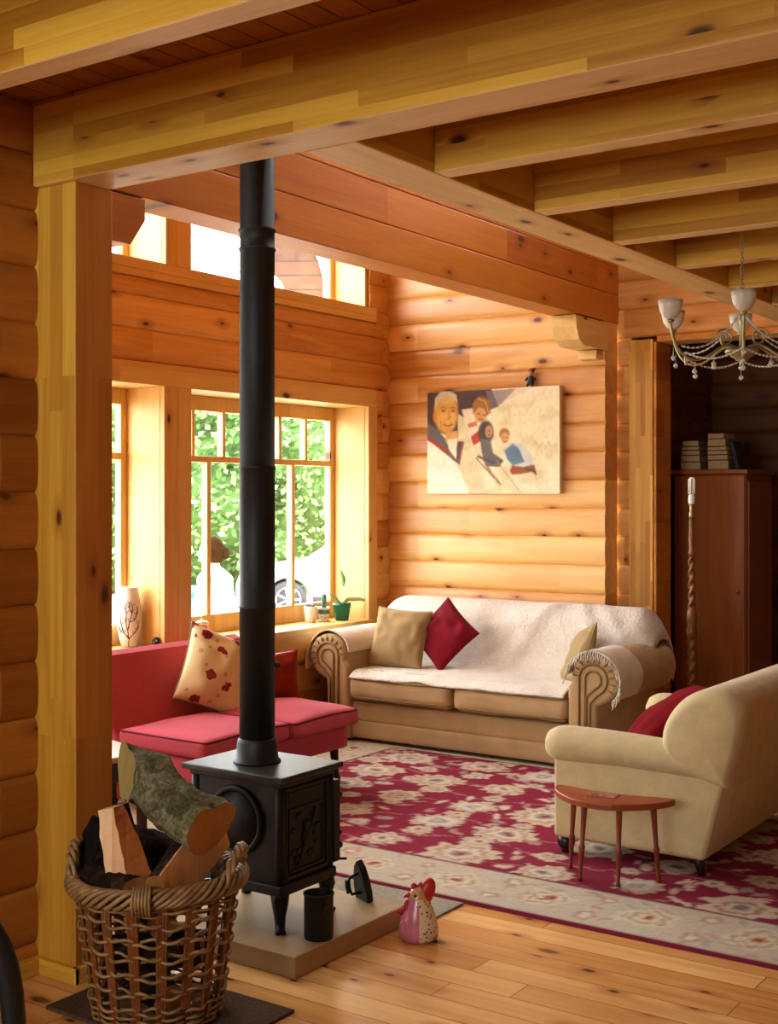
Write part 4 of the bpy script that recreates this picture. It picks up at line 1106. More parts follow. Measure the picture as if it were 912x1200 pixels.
# ------------------------------------------------------------------ PAINTING
def painting():
    x0, x1, z0, z1 = -4.926, -3.872, 1.62, 2.345; y = 7.633
    nx, nz = 300, 206
    P, Q = np.meshgrid(np.linspace(0, 1, nx), np.linspace(0, 1, nz)[::-1])   # Q from top row =1
    # canvas coordinates: u 0..1.45 to the right, v 0..1 down
    U = P * 1.0; V = 1 - Q
    C = Canvas(U * 1.0, V * .69, '#e6d9b2'); X = lambda u: u; 
    S = C; k = .69
    def q(x, y): return ((x - 78) / 705.0, (y - 90 + (x - 78) * .055) / 782.0 * 1.0)
    def poly(pts, col, a=1): S.poly([q(*p) for p in pts], col, a)
    def ell(x, y, rx, ry, col, rot=0, a=1, w=.25):
        c = q(x, y); S.ell(c[0], c[1], rx / 705, ry / 782, col, rot, a, w)
    def line(pts, wd, col, a=1): S.line([q(*p) for p in pts], wd / 705, col, a)
    # washes
    nzs = np.array([noise.noise(Vector((a * 9, b * 9, 0))) for a, b in zip(U.ravel()[::1], V.ravel()[::1])]).reshape(U.shape)
    S.put(np.clip(.5 + nzs, 0, 1) * .45, '#efe6cc'); S.put(np.clip(-nzs, 0, 1) * .6, '#d9c694')
    poly([(78, 90), (430, 70), (470, 160), (430, 175), (300, 190), (250, 330), (100, 290), (78, 260)], '#4a3038')
    poly([(400, 80), (640, 62), (430, 175)], '#7d6a80', .8); poly([(520, 72), (660, 62), (470, 150)], '#a98a86', .6)
    poly([(560, 66), (783, 52), (783, 110), (470, 160)], '#e8dcc0', .75)
    # lower left white jacket
    poly([(78, 340), (180, 400), (290, 540), (360, 640), (78, 640)], '#f0ead8'); poly([(250, 200), (300, 230), (330, 420), (430, 640), (320, 640), (250, 470)], '#dccfa8', .9)
    # big man
    poly([(78, 255), (130, 280), (190, 345), (280, 345), (260, 470), (78, 340)], '#5c6068'); poly([(78, 320), (130, 350), (200, 400), (260, 470), (240, 440), (150, 385), (78, 345)], '#a62f2a')
    poly([(185, 300), (245, 290), (250, 350), (215, 400), (180, 345)], '#d8a25e'); poly([(190, 340), (245, 330), (240, 440), (200, 390)], '#ece2cc')
    poly([(250, 345), (285, 345), (262, 450), (242, 430)], '#4e5058'); line([(275, 350), (262, 440)], 4, '#b03a30')
    ell(183, 195, 66, 108, '#d39a4f'); ell(190, 235, 50, 62, '#dcaa62', 0, .8); ell(120, 220, 9, 26, '#c58a48')
    poly([(120, 180), (122, 120), (150, 88), (200, 80), (240, 100), (250, 150), (235, 130), (200, 118), (155, 125), (135, 150)], '#c9bba0')
    ell(190, 130, 45, 20, '#dbb072', 0, .7)
    for ex in (170, 222): ell(ex, 186, 13, 5, '#6b4a2a'); line([(ex - 16, 172), (ex, 167), (ex + 16, 173)], 3, '#8a6a40')
    line([(198, 185), (205, 220), (190, 232)], 3, '#a8702f'); line([(168, 258), (182, 264), (205, 264), (222, 256)], 3.2, '#8e4a2c'); line([(150, 240), (158, 275)], 2, '#a8702f'); line([(236, 235), (232, 270)], 2, '#a8702f'); ell(190, 285, 30, 10, '#c48e48', 0, .6)
    # second figure, long hair, red and white jacket
    poly([(270, 180), (330, 170), (360, 250), (400, 360), (395, 410), (340, 420), (320, 330)], '#e6d6bc'); poly([(320, 320), (370, 280), (390, 330), (335, 365)], '#bf3a2c'); poly([(300, 255), (350, 235), (355, 260), (310, 275)], '#bf3a2c', .8)
    ell(380, 165, 50, 55, '#8e5f2e'); ell(372, 205, 32, 40, '#cf9a62'); poly([(330, 150), (360, 115), (420, 130), (428, 200), (405, 180), (365, 160), (335, 200)], '#9c6a33'); line([(360, 120), (400, 135), (415, 190)], 3, '#c59a58'); line([(355, 200), (368, 198)], 2.5, '#5a3a22'); line([(385, 205), (398, 206)], 2.5, '#5a3a22'); line([(365, 226), (385, 228)], 2.5, '#8a4030')
    # hooded figure
    ell(402, 295, 42, 62, '#4a4048'); ell(418, 290, 20, 32, '#c08e68'); poly([(370, 330), (430, 330), (440, 400), (490, 430), (480, 470), (400, 470), (380, 400)], '#6a6468'); line([(360, 420), (440, 450), (490, 440)], 6, '#57525a')
    line([(412, 285), (420, 286)], 2, '#4a2f22'); line([(414, 306), (424, 308)], 2, '#7a3f30'); line([(430, 340), (440, 390)], 3, '#cfc2aa')
    # boy crouching in blue
    ell(500, 300, 28, 30, '#a8733a'); ell(503, 322, 22, 28, '#d2a06a'); poly([(490, 380), (530, 345), (590, 345), (640, 400), (650, 460), (540, 465), (505, 420)], '#c9cdc6'); poly([(500, 385), (545, 350), (575, 370), (605, 440), (545, 460), (515, 430)], '#5f7f9c')
    poly([(535, 460), (600, 465), (655, 450), (668, 500), (640, 490), (570, 505), (540, 505)], '#8c5a34'); ell(553, 485, 24, 20, '#a8482f'); line([(600, 470), (650, 480), (664, 500)], 4, '#5f3a22'); line([(493, 318), (500, 317)], 2, '#5a3a22'); line([(510, 318), (518, 318)], 2, '#5a3a22'); line([(498, 338), (512, 339)], 2, '#8a4030')
    # sledge lines and slopes
    line([(350, 430), (420, 500), (480, 560)], 4, '#6d5a4a', .8); line([(380, 430), (470, 545)], 3, '#8a6a50', .8); line([(410, 480), (440, 520), (470, 550)], 5, '#8c5a40', .7)
    line([(460, 440), (540, 540), (610, 630)], 2.5, '#b8a67c', .8); line([(430, 490), (500, 620)], 2, '#c2b288', .8); line([(290, 540), (360, 600)], 2, '#cdbf98', .8)
    for i in range(26): line([(640 + i * 5, 345 + 14 * math.sin(i)), (645 + i * 5, 365 + 12 * math.cos(i * 2))], 2, '#c3b184', .5)
    def blur(c):
        for ax in (0, 1): c = (np.roll(c, 1, ax) + 2 * c + np.roll(c, -1, ax)) / 4
        return c
    E0 = S.c.copy()
    for _ in range(2): S.c = blur(S.c)
    fine = np.array([noise.noise(Vector((a * 40, b * 22, 3))) for a, b in zip(U.ravel(), V.ravel())]).reshape(U.shape)
    S.c *= (1 + .12 * fine[..., None])
    S.c = S.c * .95 + .05 * lin('#ecdcae')
    rn = np.random.RandomState(1); S.c *= (1 + .10 * nzs[..., None]); S.c *= (1 + .10 * (rn.rand(*U.shape)[..., None] - .5))
    GX = x0 + (x1 - x0) * P; GZ = z0 + (z1 - z0) * Q
    ob = mesh_grid_obj('painted_canvas', GX, np.full(GX.shape, y - .0006), GZ, S.c, vcol('oil_paint', .75, .05, .15, 90))
    T = thing('family_painting', 'unframed canvas painting of a grey-haired man and three children on the log wall', 'painting', ((x0 + x1) / 2, y, z0))
    ob.parent = T; ob.matrix_parent_inverse = Matrix.Translation(-Vector(T.location))
    MB().box(x0, x1, y, y + .046, z0, z1, .003).build('stretcher_edge', plain('canvas_edge', hexc('#dccba0'), .8), T)
    D = thing('troll_figurine', 'tiny dark figurine with reddish hair perched on top of the painting', 'figurine', (-4.10, 7.645, 2.345))
    dx, dy, dz = -4.10, 7.652, 2.346
    d = MB(); d.ball((dx, dy, dz + .045), (.026, .02, .034), n=12); d.tube([(dx - .012, dy - .005, dz + .03), (dx - .02, dy - .02, dz + .004)], .009, 8); d.tube([(dx + .012, dy - .005, dz + .03), (dx + .02, dy - .02, dz + .004)], .009, 8)
    d.tube([(dx - .022, dy, dz + .065), (dx - .038, dy - .01, dz + .045)], .007, 8); d.tube([(dx + .022, dy, dz + .065), (dx + .038, dy - .01, dz + .05)], .007, 8); d.build('body', plain('figurine_dark', hexc('#2b2a33'), .6), D)
    d = MB(); d.ball((dx, dy - .004, dz + .092), (.021, .02, .02), n=12); d.ball((dx, dy - .025, dz + .09), (.004, .005, .004), n=6); d.build('head', plain('figurine_skin', hexc('#b58460'), .6), D)
    d = MB(); d.ball((dx + .002, dy + .004, dz + .108), (.024, .02, .013), n=10); d.tube([(dx + .005, dy, dz + .115), (dx + .028, dy, dz + .122), (dx + .04, dy, dz + .116)], [.012, .008, .003], 6); d.build('hair', plain('figurine_hair', hexc('#6d2f20'), .8), D)
painting()

# ------------------------------------------------------------------ SILL OBJECTS
def sill_items():
    z = SILLZ
    V = thing('tall_vase', 'tall white vase with a dark branch drawing on the left windowsill', 'vase', (-5.475, 5.262, z))
    vx, vy = -5.475, 5.262
    m = MB(); prof = [(0, 0), (.044, 0), (.05, .01), (.062, .06), (.072, .13), (.073, .18), (.066, .25), (.055, .31), (.05, .345), (.05, .35), (.044, .348), (.048, .31), (.055, .2), (0, .19)]
    m.lathe(prof, (vx, vy, z), 28, cap=False); m.build('vase_body', M['whitepot'], V)
    t = MB()
    def on(a, hh):
        r = np.interp(hh, [0, .01, .06, .13, .18, .25, .31, .35], [.044, .05, .062, .072, .073, .066, .055, .05]) + .0006
        return (vx + r * math.cos(a), vy + r * math.sin(a), z + hh)
    a0 = math.radians(-50)
    br = [[(0, .005), (.05, .05), (-.05, .10), (.1, .15), (.3, .2), (.35, .24)], [(.05, .05), (-.4, .09), (-.6, .13), (-.65, .17)], [(-.05, .1), (-.2, .15), (-.15, .2), (-.3, .23)], [(.1, .15), (.5, .16), (.7, .19), (.8, .22)], [(.3, .2), (.1, .23), (.05, .26)], [(-.4, .09), (-.7, .09), (-.85, .11)], [(.05, .05), (.45, .08), (.75, .1), (.85, .13)]]
    for b in br: t.tube([on(a0 + p[0], p[1]) for p in [((b[i][0] * (1 - f) + b[i + 1][0] * f), (b[i][1] * (1 - f) + b[i + 1][1] * f)) for i in range(len(b) - 1) for f in (0, .5)] + [b[-1]]], .0022, 5)
    rnd = random.Random(6)
    for b in br:
        for p in b[1:]:
            for s in (-1, 1): t.tube([on(a0 + p[0], p[1]), on(a0 + p[0] + s * rnd.uniform(.08, .2), p[1] + rnd.uniform(.01, .03))], .0015, 5)
    t.build('branch_drawing', plain('branch_ink', hexc('#4a2a26'), .6), V)
    f = thing('trinket_head', 'tiny dark round ornament beside the vase on the windowsill', 'ornament', (-5.325, 5.33, z))
    m = MB(); m.ball((-5.325, 5.33, z + .034), (.026, .026, .026), n=14); m.lathe([(.018, 0), (.02, .012)], (-5.325, 5.33, z), 12); m.build('body', M['charcoal'], f)
    m = MB(); m.ball((-5.305, 5.313, z + .04), (.007, .007, .007), n=8); m.ball((-5.318, 5.304, z + .03), (.006, .006, .006), n=8); m.build('eye', plain('trinket_eye', (.25, .25, .25), .4), f)
    g = thing('glass_tumbler', 'amber glass tumbler on the windowsill behind the red sofa', 'glass', (-5.43, 5.83, z))
    m = MB(); m.lathe([(0, 0), (.036, 0), (.038, .01), (.04, .07), (.041, .085), (.039, .085), (.036, .012), (0, .01)], (-5.43, 5.83, z), 24, cap=False); m.build('glass_body', M['amber'], g)
    m = MB(); m.lathe([(.0415, .085), (.043, .09), (.043, .1), (.02, .112), (.006, .115), (.006, .13), (.009, .138), (0, .142)], (-5.43, 5.83, z), 20, cap=False); m.build('lid', M['crystal'], g)
    w = thing('white_beaker', 'plain white ceramic pot, leftmost of the small pots on the right windowsill', 'pot', (-5.49, 7.0, z))
    m = MB(); m.lathe([(0, 0), (.036, 0), (.038, .005), (.047, .108), (.047, .112), (.043, .112), (.037, .02), (0, .015)], (-5.49, 7.0, z), 24, cap=False); m.build('pot_body', M['whitepot'], w)
    m = MB()
    for k in range(6): m.ball((-5.49 + .018 * math.cos(k), 7.0 + .018 * math.sin(k * 1.7), z + .114), (.012, .012, .012), n=8)
    m.build('pebbles', plain('grey_pebble', hexc('#6b6a70'), .7), w)
    c = thing('cactus_pot', 'finger-shaped cactus in a patterned green and white pot on the windowsill', 'potted plant', (-5.45, 7.10, z)); cx, cy = -5.45, 7.10
    N = NT('banded_pot'); sp = N.n('ShaderNodeSeparateXYZ'); N.l(N.obj(), sp.inputs[0]); vo = N.n('ShaderNodeTexVoronoi'); vo.inputs['Scale'].default_value = 55; N.l(N.obj(), vo.inputs['Vector'])
    band = N.math('MULTIPLY', N.math('GREATER_THAN', sp.outputs[2], z + .055), N.math('LESS_THAN', sp.outputs[2], z + .085)); dots = N.math('LESS_THAN', vo.outputs['Distance'], .26)
    cc = N.mix(dots, (.72, .7, .66, 1), c4(hexc('#4a5560'))); cc = N.mix(band, cc, c4(hexc('#2f6f66'))); N.set(**{'Base Color': cc, 'Roughness': .3})
    m = MB(); m.lathe([(0, 0), (.045, 0), (.047, .006), (.03, .012), (.034, .03), (.043, .06), (.041, .088), (.046, .094), (.046, .102), (.04, .1), (0, .092)], (cx, cy, z), 24, cap=False); m.build('pot_body', N.mat, c)
    m = MB(); pr = [(.0, .09), (.018, .09), (.02, .13), (.02, .17), (.014, .19), (0, .197)]; m.lathe(pr, (cx, cy, z), 14, cap=False); m.build('cactus_stem', M['cactus'], c)
    p = thing('green_flowerpot', 'dark green flowerpot with a sparse pale-leaved orchid on the windowsill', 'potted plant', (-5.40, 7.245, z)); px, py = -5.40, 7.245
    m = MB(); m.lathe([(0, 0), (.046, 0), (.048, .004), (.063, .1), (.066, .104), (.066, .125), (.06, .125), (.056, .104), (0, .1)], (px, py, z), 26, cap=False); m.build('pot_body', M['greenpot'], p)
    def blade(pts, w, mat, nm):
        b = MB(); P = [Vector(q) for q in pts]; vs = []; nn = 9
        for k in range(nn + 1):
            t = k / nn; i = min(int(t * (len(P) - 1)), len(P) - 2); f = t * (len(P) - 1) - i; c0 = P[i].lerp(P[i + 1], f); d = (P[i + 1] - P[i]).normalized(); sd = d.cross(Vector((.57, -.82, 0))); sd = sd.normalized() if sd.length > .01 else Vector((0, 0, 1))
            ww = w * math.sin(PI * min(.98, .12 + .88 * t)) ** .8; vs += [c0 - sd * ww, c0 + sd * ww]
        b.add(vs, [[2 * k, 2 * k + 1, 2 * k + 3, 2 * k + 2] for k in range(nn)], 0, True); shell(b.build(nm, mat, p), .002, 0)
    zz = z + .11
    blade([(px, py, zz), (px + .02, py + .05, zz + .04), (px + .07, py + .13, zz + .035), (px + .11, py + .2, zz + .01)], .016, M['leafpale'], 'leaf')
    blade([(px, py, zz), (px - .03, py - .05, zz + .06), (px - .05, py - .10, zz + .09)], .008, M['leafpale'], 'leaf')
    blade([(px + .0, py + .02, zz + .13), (px + .0, py + .02, zz + .19), (px - .02, py + .005, zz + .25)], .014, M['leaf'], 'leaf')
    b = MB(); b.tube([(px, py, zz - .02), (px + .01, py + .03, zz + .08), (px, py + .02, zz + .16)], .003, 6); b.tube([(px, py, zz - .02), (px - .01, py - .02, zz + .05)], .003, 6); b.tube([(px + .01, py + .03, zz + .08), (px + .03, py + .07, zz + .12), (px + .05, py + .09, zz + .13)], .0025, 6); b.build('stem', M['leafpale'], p)
    MB().lathe([(0, 0), (.055, 0), (.055, .008), (0, .01)], (px, py, z + .098), 20, cap=False).build('soil', M['charcoal'], p)
sill_items()

# ------------------------------------------------------------------ WARDROBE, BOOKS, LAMP
def den():
    S = thing('wardrobe', 'tall reddish-brown wooden wardrobe in the dim room beyond the opening', 'wardrobe', (-3.17, 8.78, 0))
    x0, x1, y0, y1, H = -3.42, -2.905, 8.5, 9.07, 1.775
    MB().box(x0, x1, y0 + .02, y1, .06, H - .02, .004).build('carcass', M['mahog'], S)
    MB().box(x0 - .015, x1 + .02, y0 - .015, y1 + .01, H - .02, H + .012, .006).build('top_board', M['mahog'], S)
    MB().box(x0 + .02, x1 - .02, y0 + .03, y1 - .02, .0, .06, .003).build('plinth', M['darkwood'], S)
    d = MB().box(x0 + .006, x1 - .006, y0, y0 + .02, .08, H - .03, .003).build('door', M['mahog'], S)
    MB().ball((x1 - .05, y0 - .012, .95), .013).build('knob', M['brassdull'], d)
    MB().box(x1 - .002, x1 + .012, y0 + .05, y1 - .05, .1, H - .07, .004).build('side_panel', M['mahog'], S)
    zt = H + .013
    def book(cx, cy, z, w, d, t, rot, cover, label, group):
        B = thing('book', label, 'book', (cx, cy, z), group); Mx = Matrix.Translation((cx, cy, z)) @ Matrix.Rotation(rot, 4, 'Z')
        c = MB(); c.box(-w / 2, w / 2, -d / 2, d / 2, 0, .003, .001, M=Mx); c.box(-w / 2, w / 2, -d / 2, d / 2, t - .003, t, .001, M=Mx); c.box(-w / 2, w / 2, d / 2 - .004, d / 2, .003, t - .003, .001, M=Mx)
        c.build('cover', plain('book_cover', cover, .5, 0, .4, .1), B)
        MB().box(-w / 2 + .004, w / 2 - .004, -d / 2 + .004, d / 2 - .005, .0032, t - .0032, M=Mx).build('pages', M['paper'], B)
    z = zt
    left = [(.15, .056, '#3a2a1c', 'bottom'), (.145, .046, '#6a4426', 'second from the bottom'), (.14, .034, '#2d2430', 'middle'), (.135, .027, '#553018', 'second from the top'), (.12, .040, '#4c4030', 'topmost')]
    for i, (w, t, c, l) in enumerate(left):
        book(-3.315 + .004 * (i % 2), 8.64, z, w, .2, t, .06 * (-1) ** i * .5, hexc(c), l + ' book of the left stack on top of the wardrobe', 'books on top of the wardrobe'); z += t + .0006
    z = zt
    right = [(.15, .066, '#53301a', 'bottom'), (.15, .036, '#7a3a1c', 'second from the bottom'), (.145, .03, '#2a2a30', 'third from the bottom'), (.14, .026, '#8a6a3a', 'fourth from the bottom'), (.13, .054, '#6b5030', 'second from the top'), (.12, .038, '#8a3a22', 'topmost')]
    for i, (w, t, c, l) in enumerate(right):
        book(-3.115 + .005 * (i % 2) - .003 * i, 8.64, z, w, .2, t, .07 * (-1) ** i * .5, hexc(c), l + ' book of the right, taller stack on top of the wardrobe', 'books on top of the wardrobe'); z += t + .0006
    b = MB(); Mx = Matrix.Translation((-2.99, 8.68, zt)) @ Matrix.Rotation(-.25, 4, 'Y'); b.box(-.015, .015, -.09, .09, .006, .20, .002, M=Mx); o = b.build('book', plain('dark_blue_cover', hexc('#1d222c'), .5)); tag(o, 'dark blue book leaning against the right stack on the wardrobe', 'book', 'books on top of the wardrobe')
    # floor lamp without shade
    lx, ly = -2.985, 7.72
    L = thing('floor_lamp', 'shadeless floor lamp with a barley-twist wooden pole beside the sofa', 'lamp', (lx, ly, 0))
    m = MB(); m.lathe([(0, 0), (.135, 0), (.14, .012), (.13, .03), (.08, .04), (.05, .055), (.032, .08), (.024, .11)], (lx, ly, 0), 28, cap=False); m.build('base', M['oak'], L)
    p = MB(); prof = []
    z = .1
    prof = [(.024, .1), (.03, .16), (.02, .18)]
    vs = []; rows = 150; nn = 14; z0, z1 = .18, 1.22; fs = []
    p.lathe(prof, (lx, ly, 0), 16)
    for i in range(rows + 1):
        t = i / rows; zz = z0 + (z1 - z0) * t
        for k in range(nn):
            a = 2 * PI * k / nn; r = (.023 - .006 * t) + .006 * math.cos(2 * (a - t * 46))
            vs.append((lx + r * math.cos(a), ly + r * math.sin(a), zz))
    fs = [[i * nn + k, i * nn + (k + 1) % nn, (i + 1) * nn + (k + 1) % nn, (i + 1) * nn + k] for i in range(rows) for k in range(nn)]
    p.add(vs, fs, 0, True)
    p.lathe([(.02, .70), (.032, .72), (.034, .75), (.024, .78), (.034, .81), (.03, .86), (.02, .90)], (lx, ly, 0), 18)
    p.lathe([(.018, 1.22), (.022, 1.24), (.016, 1.27), (.021, 1.33), (.016, 1.42), (.019, 1.44), (.014, 1.46)], (lx, ly, 0), 16); p.build('pole', M['oak'], L)
    f = MB(); f.lathe([(.014, 1.46), (.018, 1.47), (.018, 1.50), (.012, 1.51), (.015, 1.53), (.015, 1.55)], (lx, ly, 0), 16); f.build('fitting', M['brassdull'], L)
    s = MB(); s.lathe([(.0, 1.55), (.018, 1.55), (.021, 1.565), (.021, 1.60), (.017, 1.615), (.0, 1.62)], (lx, ly, 0), 18, cap=False); lb = s.build('lampholder', M['ivory'], L)
    t = MB(); R = .018
    for d in ((1, 0), (0, 1)):
        pts = [(lx - R * d[0], ly - R * d[1], 1.615)] + [(lx - R * d[0] * math.cos(PI * k / 8), ly - R * d[1] * math.cos(PI * k / 8), 1.70 + R * math.sin(PI * k / 8)) for k in range(9)] + [(lx + R * d[0], ly + R * d[1], 1.615)]
        t.tube(pts, .006, 8)
    t.build('bulb', plain('bulb_tube', (.85, .83, .76), .3), L)
den()

# ------------------------------------------------------------------ CHANDELIER
def chandelier():
    cx, cy, zc = -1.791, 5.20, 2.187; TOP = zc + (CEIL - zc) / .883; S_ = .883
    S = thing('chandelier', 'six-arm pale metal chandelier with opal cups and crystal drops hanging from the joists', 'chandelier', (cx, cy, zc))
    c = MB(); zz = zc + .225; k = 0
    while zz < TOP:
        ring = [(cx + .008 * math.cos(2 * PI * j / 10) * (k % 2), cy + .008 * math.cos(2 * PI * j / 10) * ((k + 1) % 2), zz + .014 * math.sin(2 * PI * j / 10)) for j in range(10)]
        c.tube(ring, .0022, 5, closed=True); zz += .021; k += 1
    c.build('chain', M['champ'], S)
    m = MB(); m.lathe([(0, 0), (.008, .0), (.012, .012), (.006, .02), (.03, .026), (.036, .036), (.052, .042), (.058, .054), (.078, .06), (.082, .07), (.07, .08), (.02, .088), (.011, .1), (.011, .2), (.016, .21), (.016, .22), (.009, .23), (.009, .262), (.004, .265)], (cx, cy, zc - .045), 26, cap=False); m.build('centre_column', M['champ'], S)
    m = MB(); m.lathe([(.0, 0), (.02, -.005), (.05, -.03), (.052, -.04), (0, -.04)], (cx, cy, TOP), 20, cap=False); m.build('ceiling_rose', M['champ'], S)
    # angle pointing to the camera
    base = math.atan2(-cy, -cx)
    rnd = random.Random(8)
    for k in range(6):
        a = base + k * PI / 3 + .02; dx, dy = math.cos(a), math.sin(a)
        def pt(r, z): return (cx + dx * r, cy + dy * r, zc + z)
        A = MB(); pts = []
        ctrl = [(.03, .03), (.06, -.01), (.10, -.02), (.145, .03), (.19, .075), (.22, .075), (.215, .045)] if False else [(.03, .04), (.08, .055), (.13, .03), (.19, -.015), (.25, -.03), (.31, -.01), (.355, .05), (.372, .115), (.375, .15)]
        for i in range(len(ctrl) - 1):
            for f in (0, .33, .66):
                pts.append((ctrl[i][0] + (ctrl[i + 1][0] - ctrl[i][0]) * f, ctrl[i][1] + (ctrl[i + 1][1] - ctrl[i][1]) * f))
        pts.append(ctrl[-1])
        for _ in range(3): pts = [pts[0]] + [tuple((pts[i - 1][j] + 2 * pts[i][j] + pts[i + 1][j]) / 4 for j in (0, 1)) for i in range(1, len(pts) - 1)] + [pts[-1]]
        A.tube([pt(*p) for p in pts], .0065, 8)
        scr = [(.09 + .045 * (1 - t * .7) * math.cos(t * 9), .085 + .045 * (1 - t * .7) * math.sin(t * 9)) for t in [i / 30 for i in range(31)]]
        A.tube([pt(*p) for p in scr], .0035, 6)
        A.lathe([(.005, -.01), (.016, 0), (.018, .006), (.008, .012)], pt(.375, .15), 14)
        arm = A.build('arm', M['champ'], S)
        U = MB(); U.lathe([(.0, .0), (.014, .0), (.032, .012), (.048, .036), (.055, .065), (.058, .09), (.056, .09), (.052, .065), (.045, .038), (.028, .016), (0, .008)], pt(.375, .16), 24, cap=False); U.build('cup_shade', M['opal'], arm)
        for (r, z) in ((.36, .04), (.25, -.035), (.15, .02)):
            D = MB(); p = pt(r, z); ln = .045 if r != .25 else .03
            D.tube([p, (p[0], p[1], p[2] - ln)] + [(p[0], p[1], p[2] - ln - .027 * j / 6) for j in range(1, 7)], [.0012, .002, .006, .011, .013, .012, .008, .002], 8); D.build('crystal_drop', M['crystal'], arm)
        def swag(fn, nb, rb):
            W2 = MB(); pts = []; rr = []
            for j in range(nb * 4 + 1):
                pts.append(fn(j / (nb * 4))); rr.append(.0012 + rb * abs(math.sin(PI * j / 4)) ** .7)
            W2.tube(pts, rr, 6); W2.build('bead_swag', M['crystal'], arm)
        a2 = a + PI / 3
        swag(lambda t: (cx + .30 * ((1 - t) * math.cos(a) + t * math.cos(a2)), cy + .30 * ((1 - t) * math.sin(a) + t * math.sin(a2)), zc + .01 - .04 * 4 * t * (1 - t)), 16, .0055)
        swag(lambda t: (cx + dx * (.02 + .3 * t), cy + dy * (.02 + .3 * t), zc + .19 - .15 * t - .06 * 4 * t * (1 - t)), 12, .005)
    S.scale = (S_, S_, S_)
chandelier()

# ------------------------------------------------------------------ OUTSIDE
GZ = -.42
grass = plain('gravel_drive', hexc('#b9b6a8'), .9, 0, .1, .1, 2)
struct(MB().box(-70, XW - .45, -20, 75, GZ - .1, GZ).build('ground', grass))
def hedge():
    G = [plain('foliage_deep', hexc('#4d6a38'), .8, 0, .1, .35, 3), plain('foliage_mid', hexc('#6c8850'), .8, 0, .1, .25, 5), plain('foliage_light', hexc('#8ea673'), .8, 0, .1, .2, 5)]
    d0 = 27; o = Vector(view_pt(-3.2, d0, GZ)); rnd = random.Random(4)
    S = thing('garden_hedge', 'tall leafy green hedge outside, seen through the windows behind the car', 'hedge', tuple(o))
    def surf(u, v):
        r = -11 + 16 * u; top = 4.6 + 1.1 * noise.noise(Vector((r * .35, 2, 0))) + .5 * noise.noise(Vector((r * 1.3, 5, 0)))
        z = GZ + (top - GZ) * v; dep = d0 - 1.2 * math.sin(PI * min(1, .15 + v * .85)) + 1.1 * noise.noise(Vector((r * .6, z * .6, 3))) + .5 * noise.noise(Vector((r * 1.7, z * 1.7, 8)))
        return Vector(view_pt(r, dep, z))
    m = MB(); m.grid(surf, 70, 26, 0); m.grid(lambda u, v: surf(u, 1) + Fv * (2.5 * v) - Vector((0, 0, 2.0 * v * v)), 70, 4, 0)
    for k in range(15000):
        u, v = rnd.random(), rnd.random() ** .9
        p = surf(u, v) + Vector((rnd.gauss(0, .12), rnd.gauss(0, .12), rnd.gauss(0, .14))) - Fv * rnd.uniform(0, .5)
        if v > .93: p.z += rnd.uniform(0, .5)
        a = Vector((rnd.gauss(0, 1), rnd.gauss(0, 1), rnd.gauss(0, .7))).normalized(); n2 = a.orthogonal(); s_ = rnd.uniform(.05, .11)
        m.add([p, p + (a + n2 * .5) * s_, p + a * s_ * 2, p + (a - n2 * .5) * s_], [[0, 1, 2, 3]], rnd.choice([0, 0, 1, 1, 1, 2]))
    m.build('foliage', G, S)
    for k in range(9):
        t = MB(); c = Vector(view_pt(-10 + 1.7 * k, d0 + .6, GZ)); t.tube([c, c + Vector((.1, 0, 1.5)), c + Vector((0, .1, 3.2))], [.12, .09, .04], 8); t.build('trunk', M['darkbark'], S)
def view_pt(r, d, z): p = Rv * r + Fv * d; return (p.x, p.y, z)
Rv = Vector((.8234, .5674, 0)); Fv = Vector((-.5674, .8234, 0))
hedge()
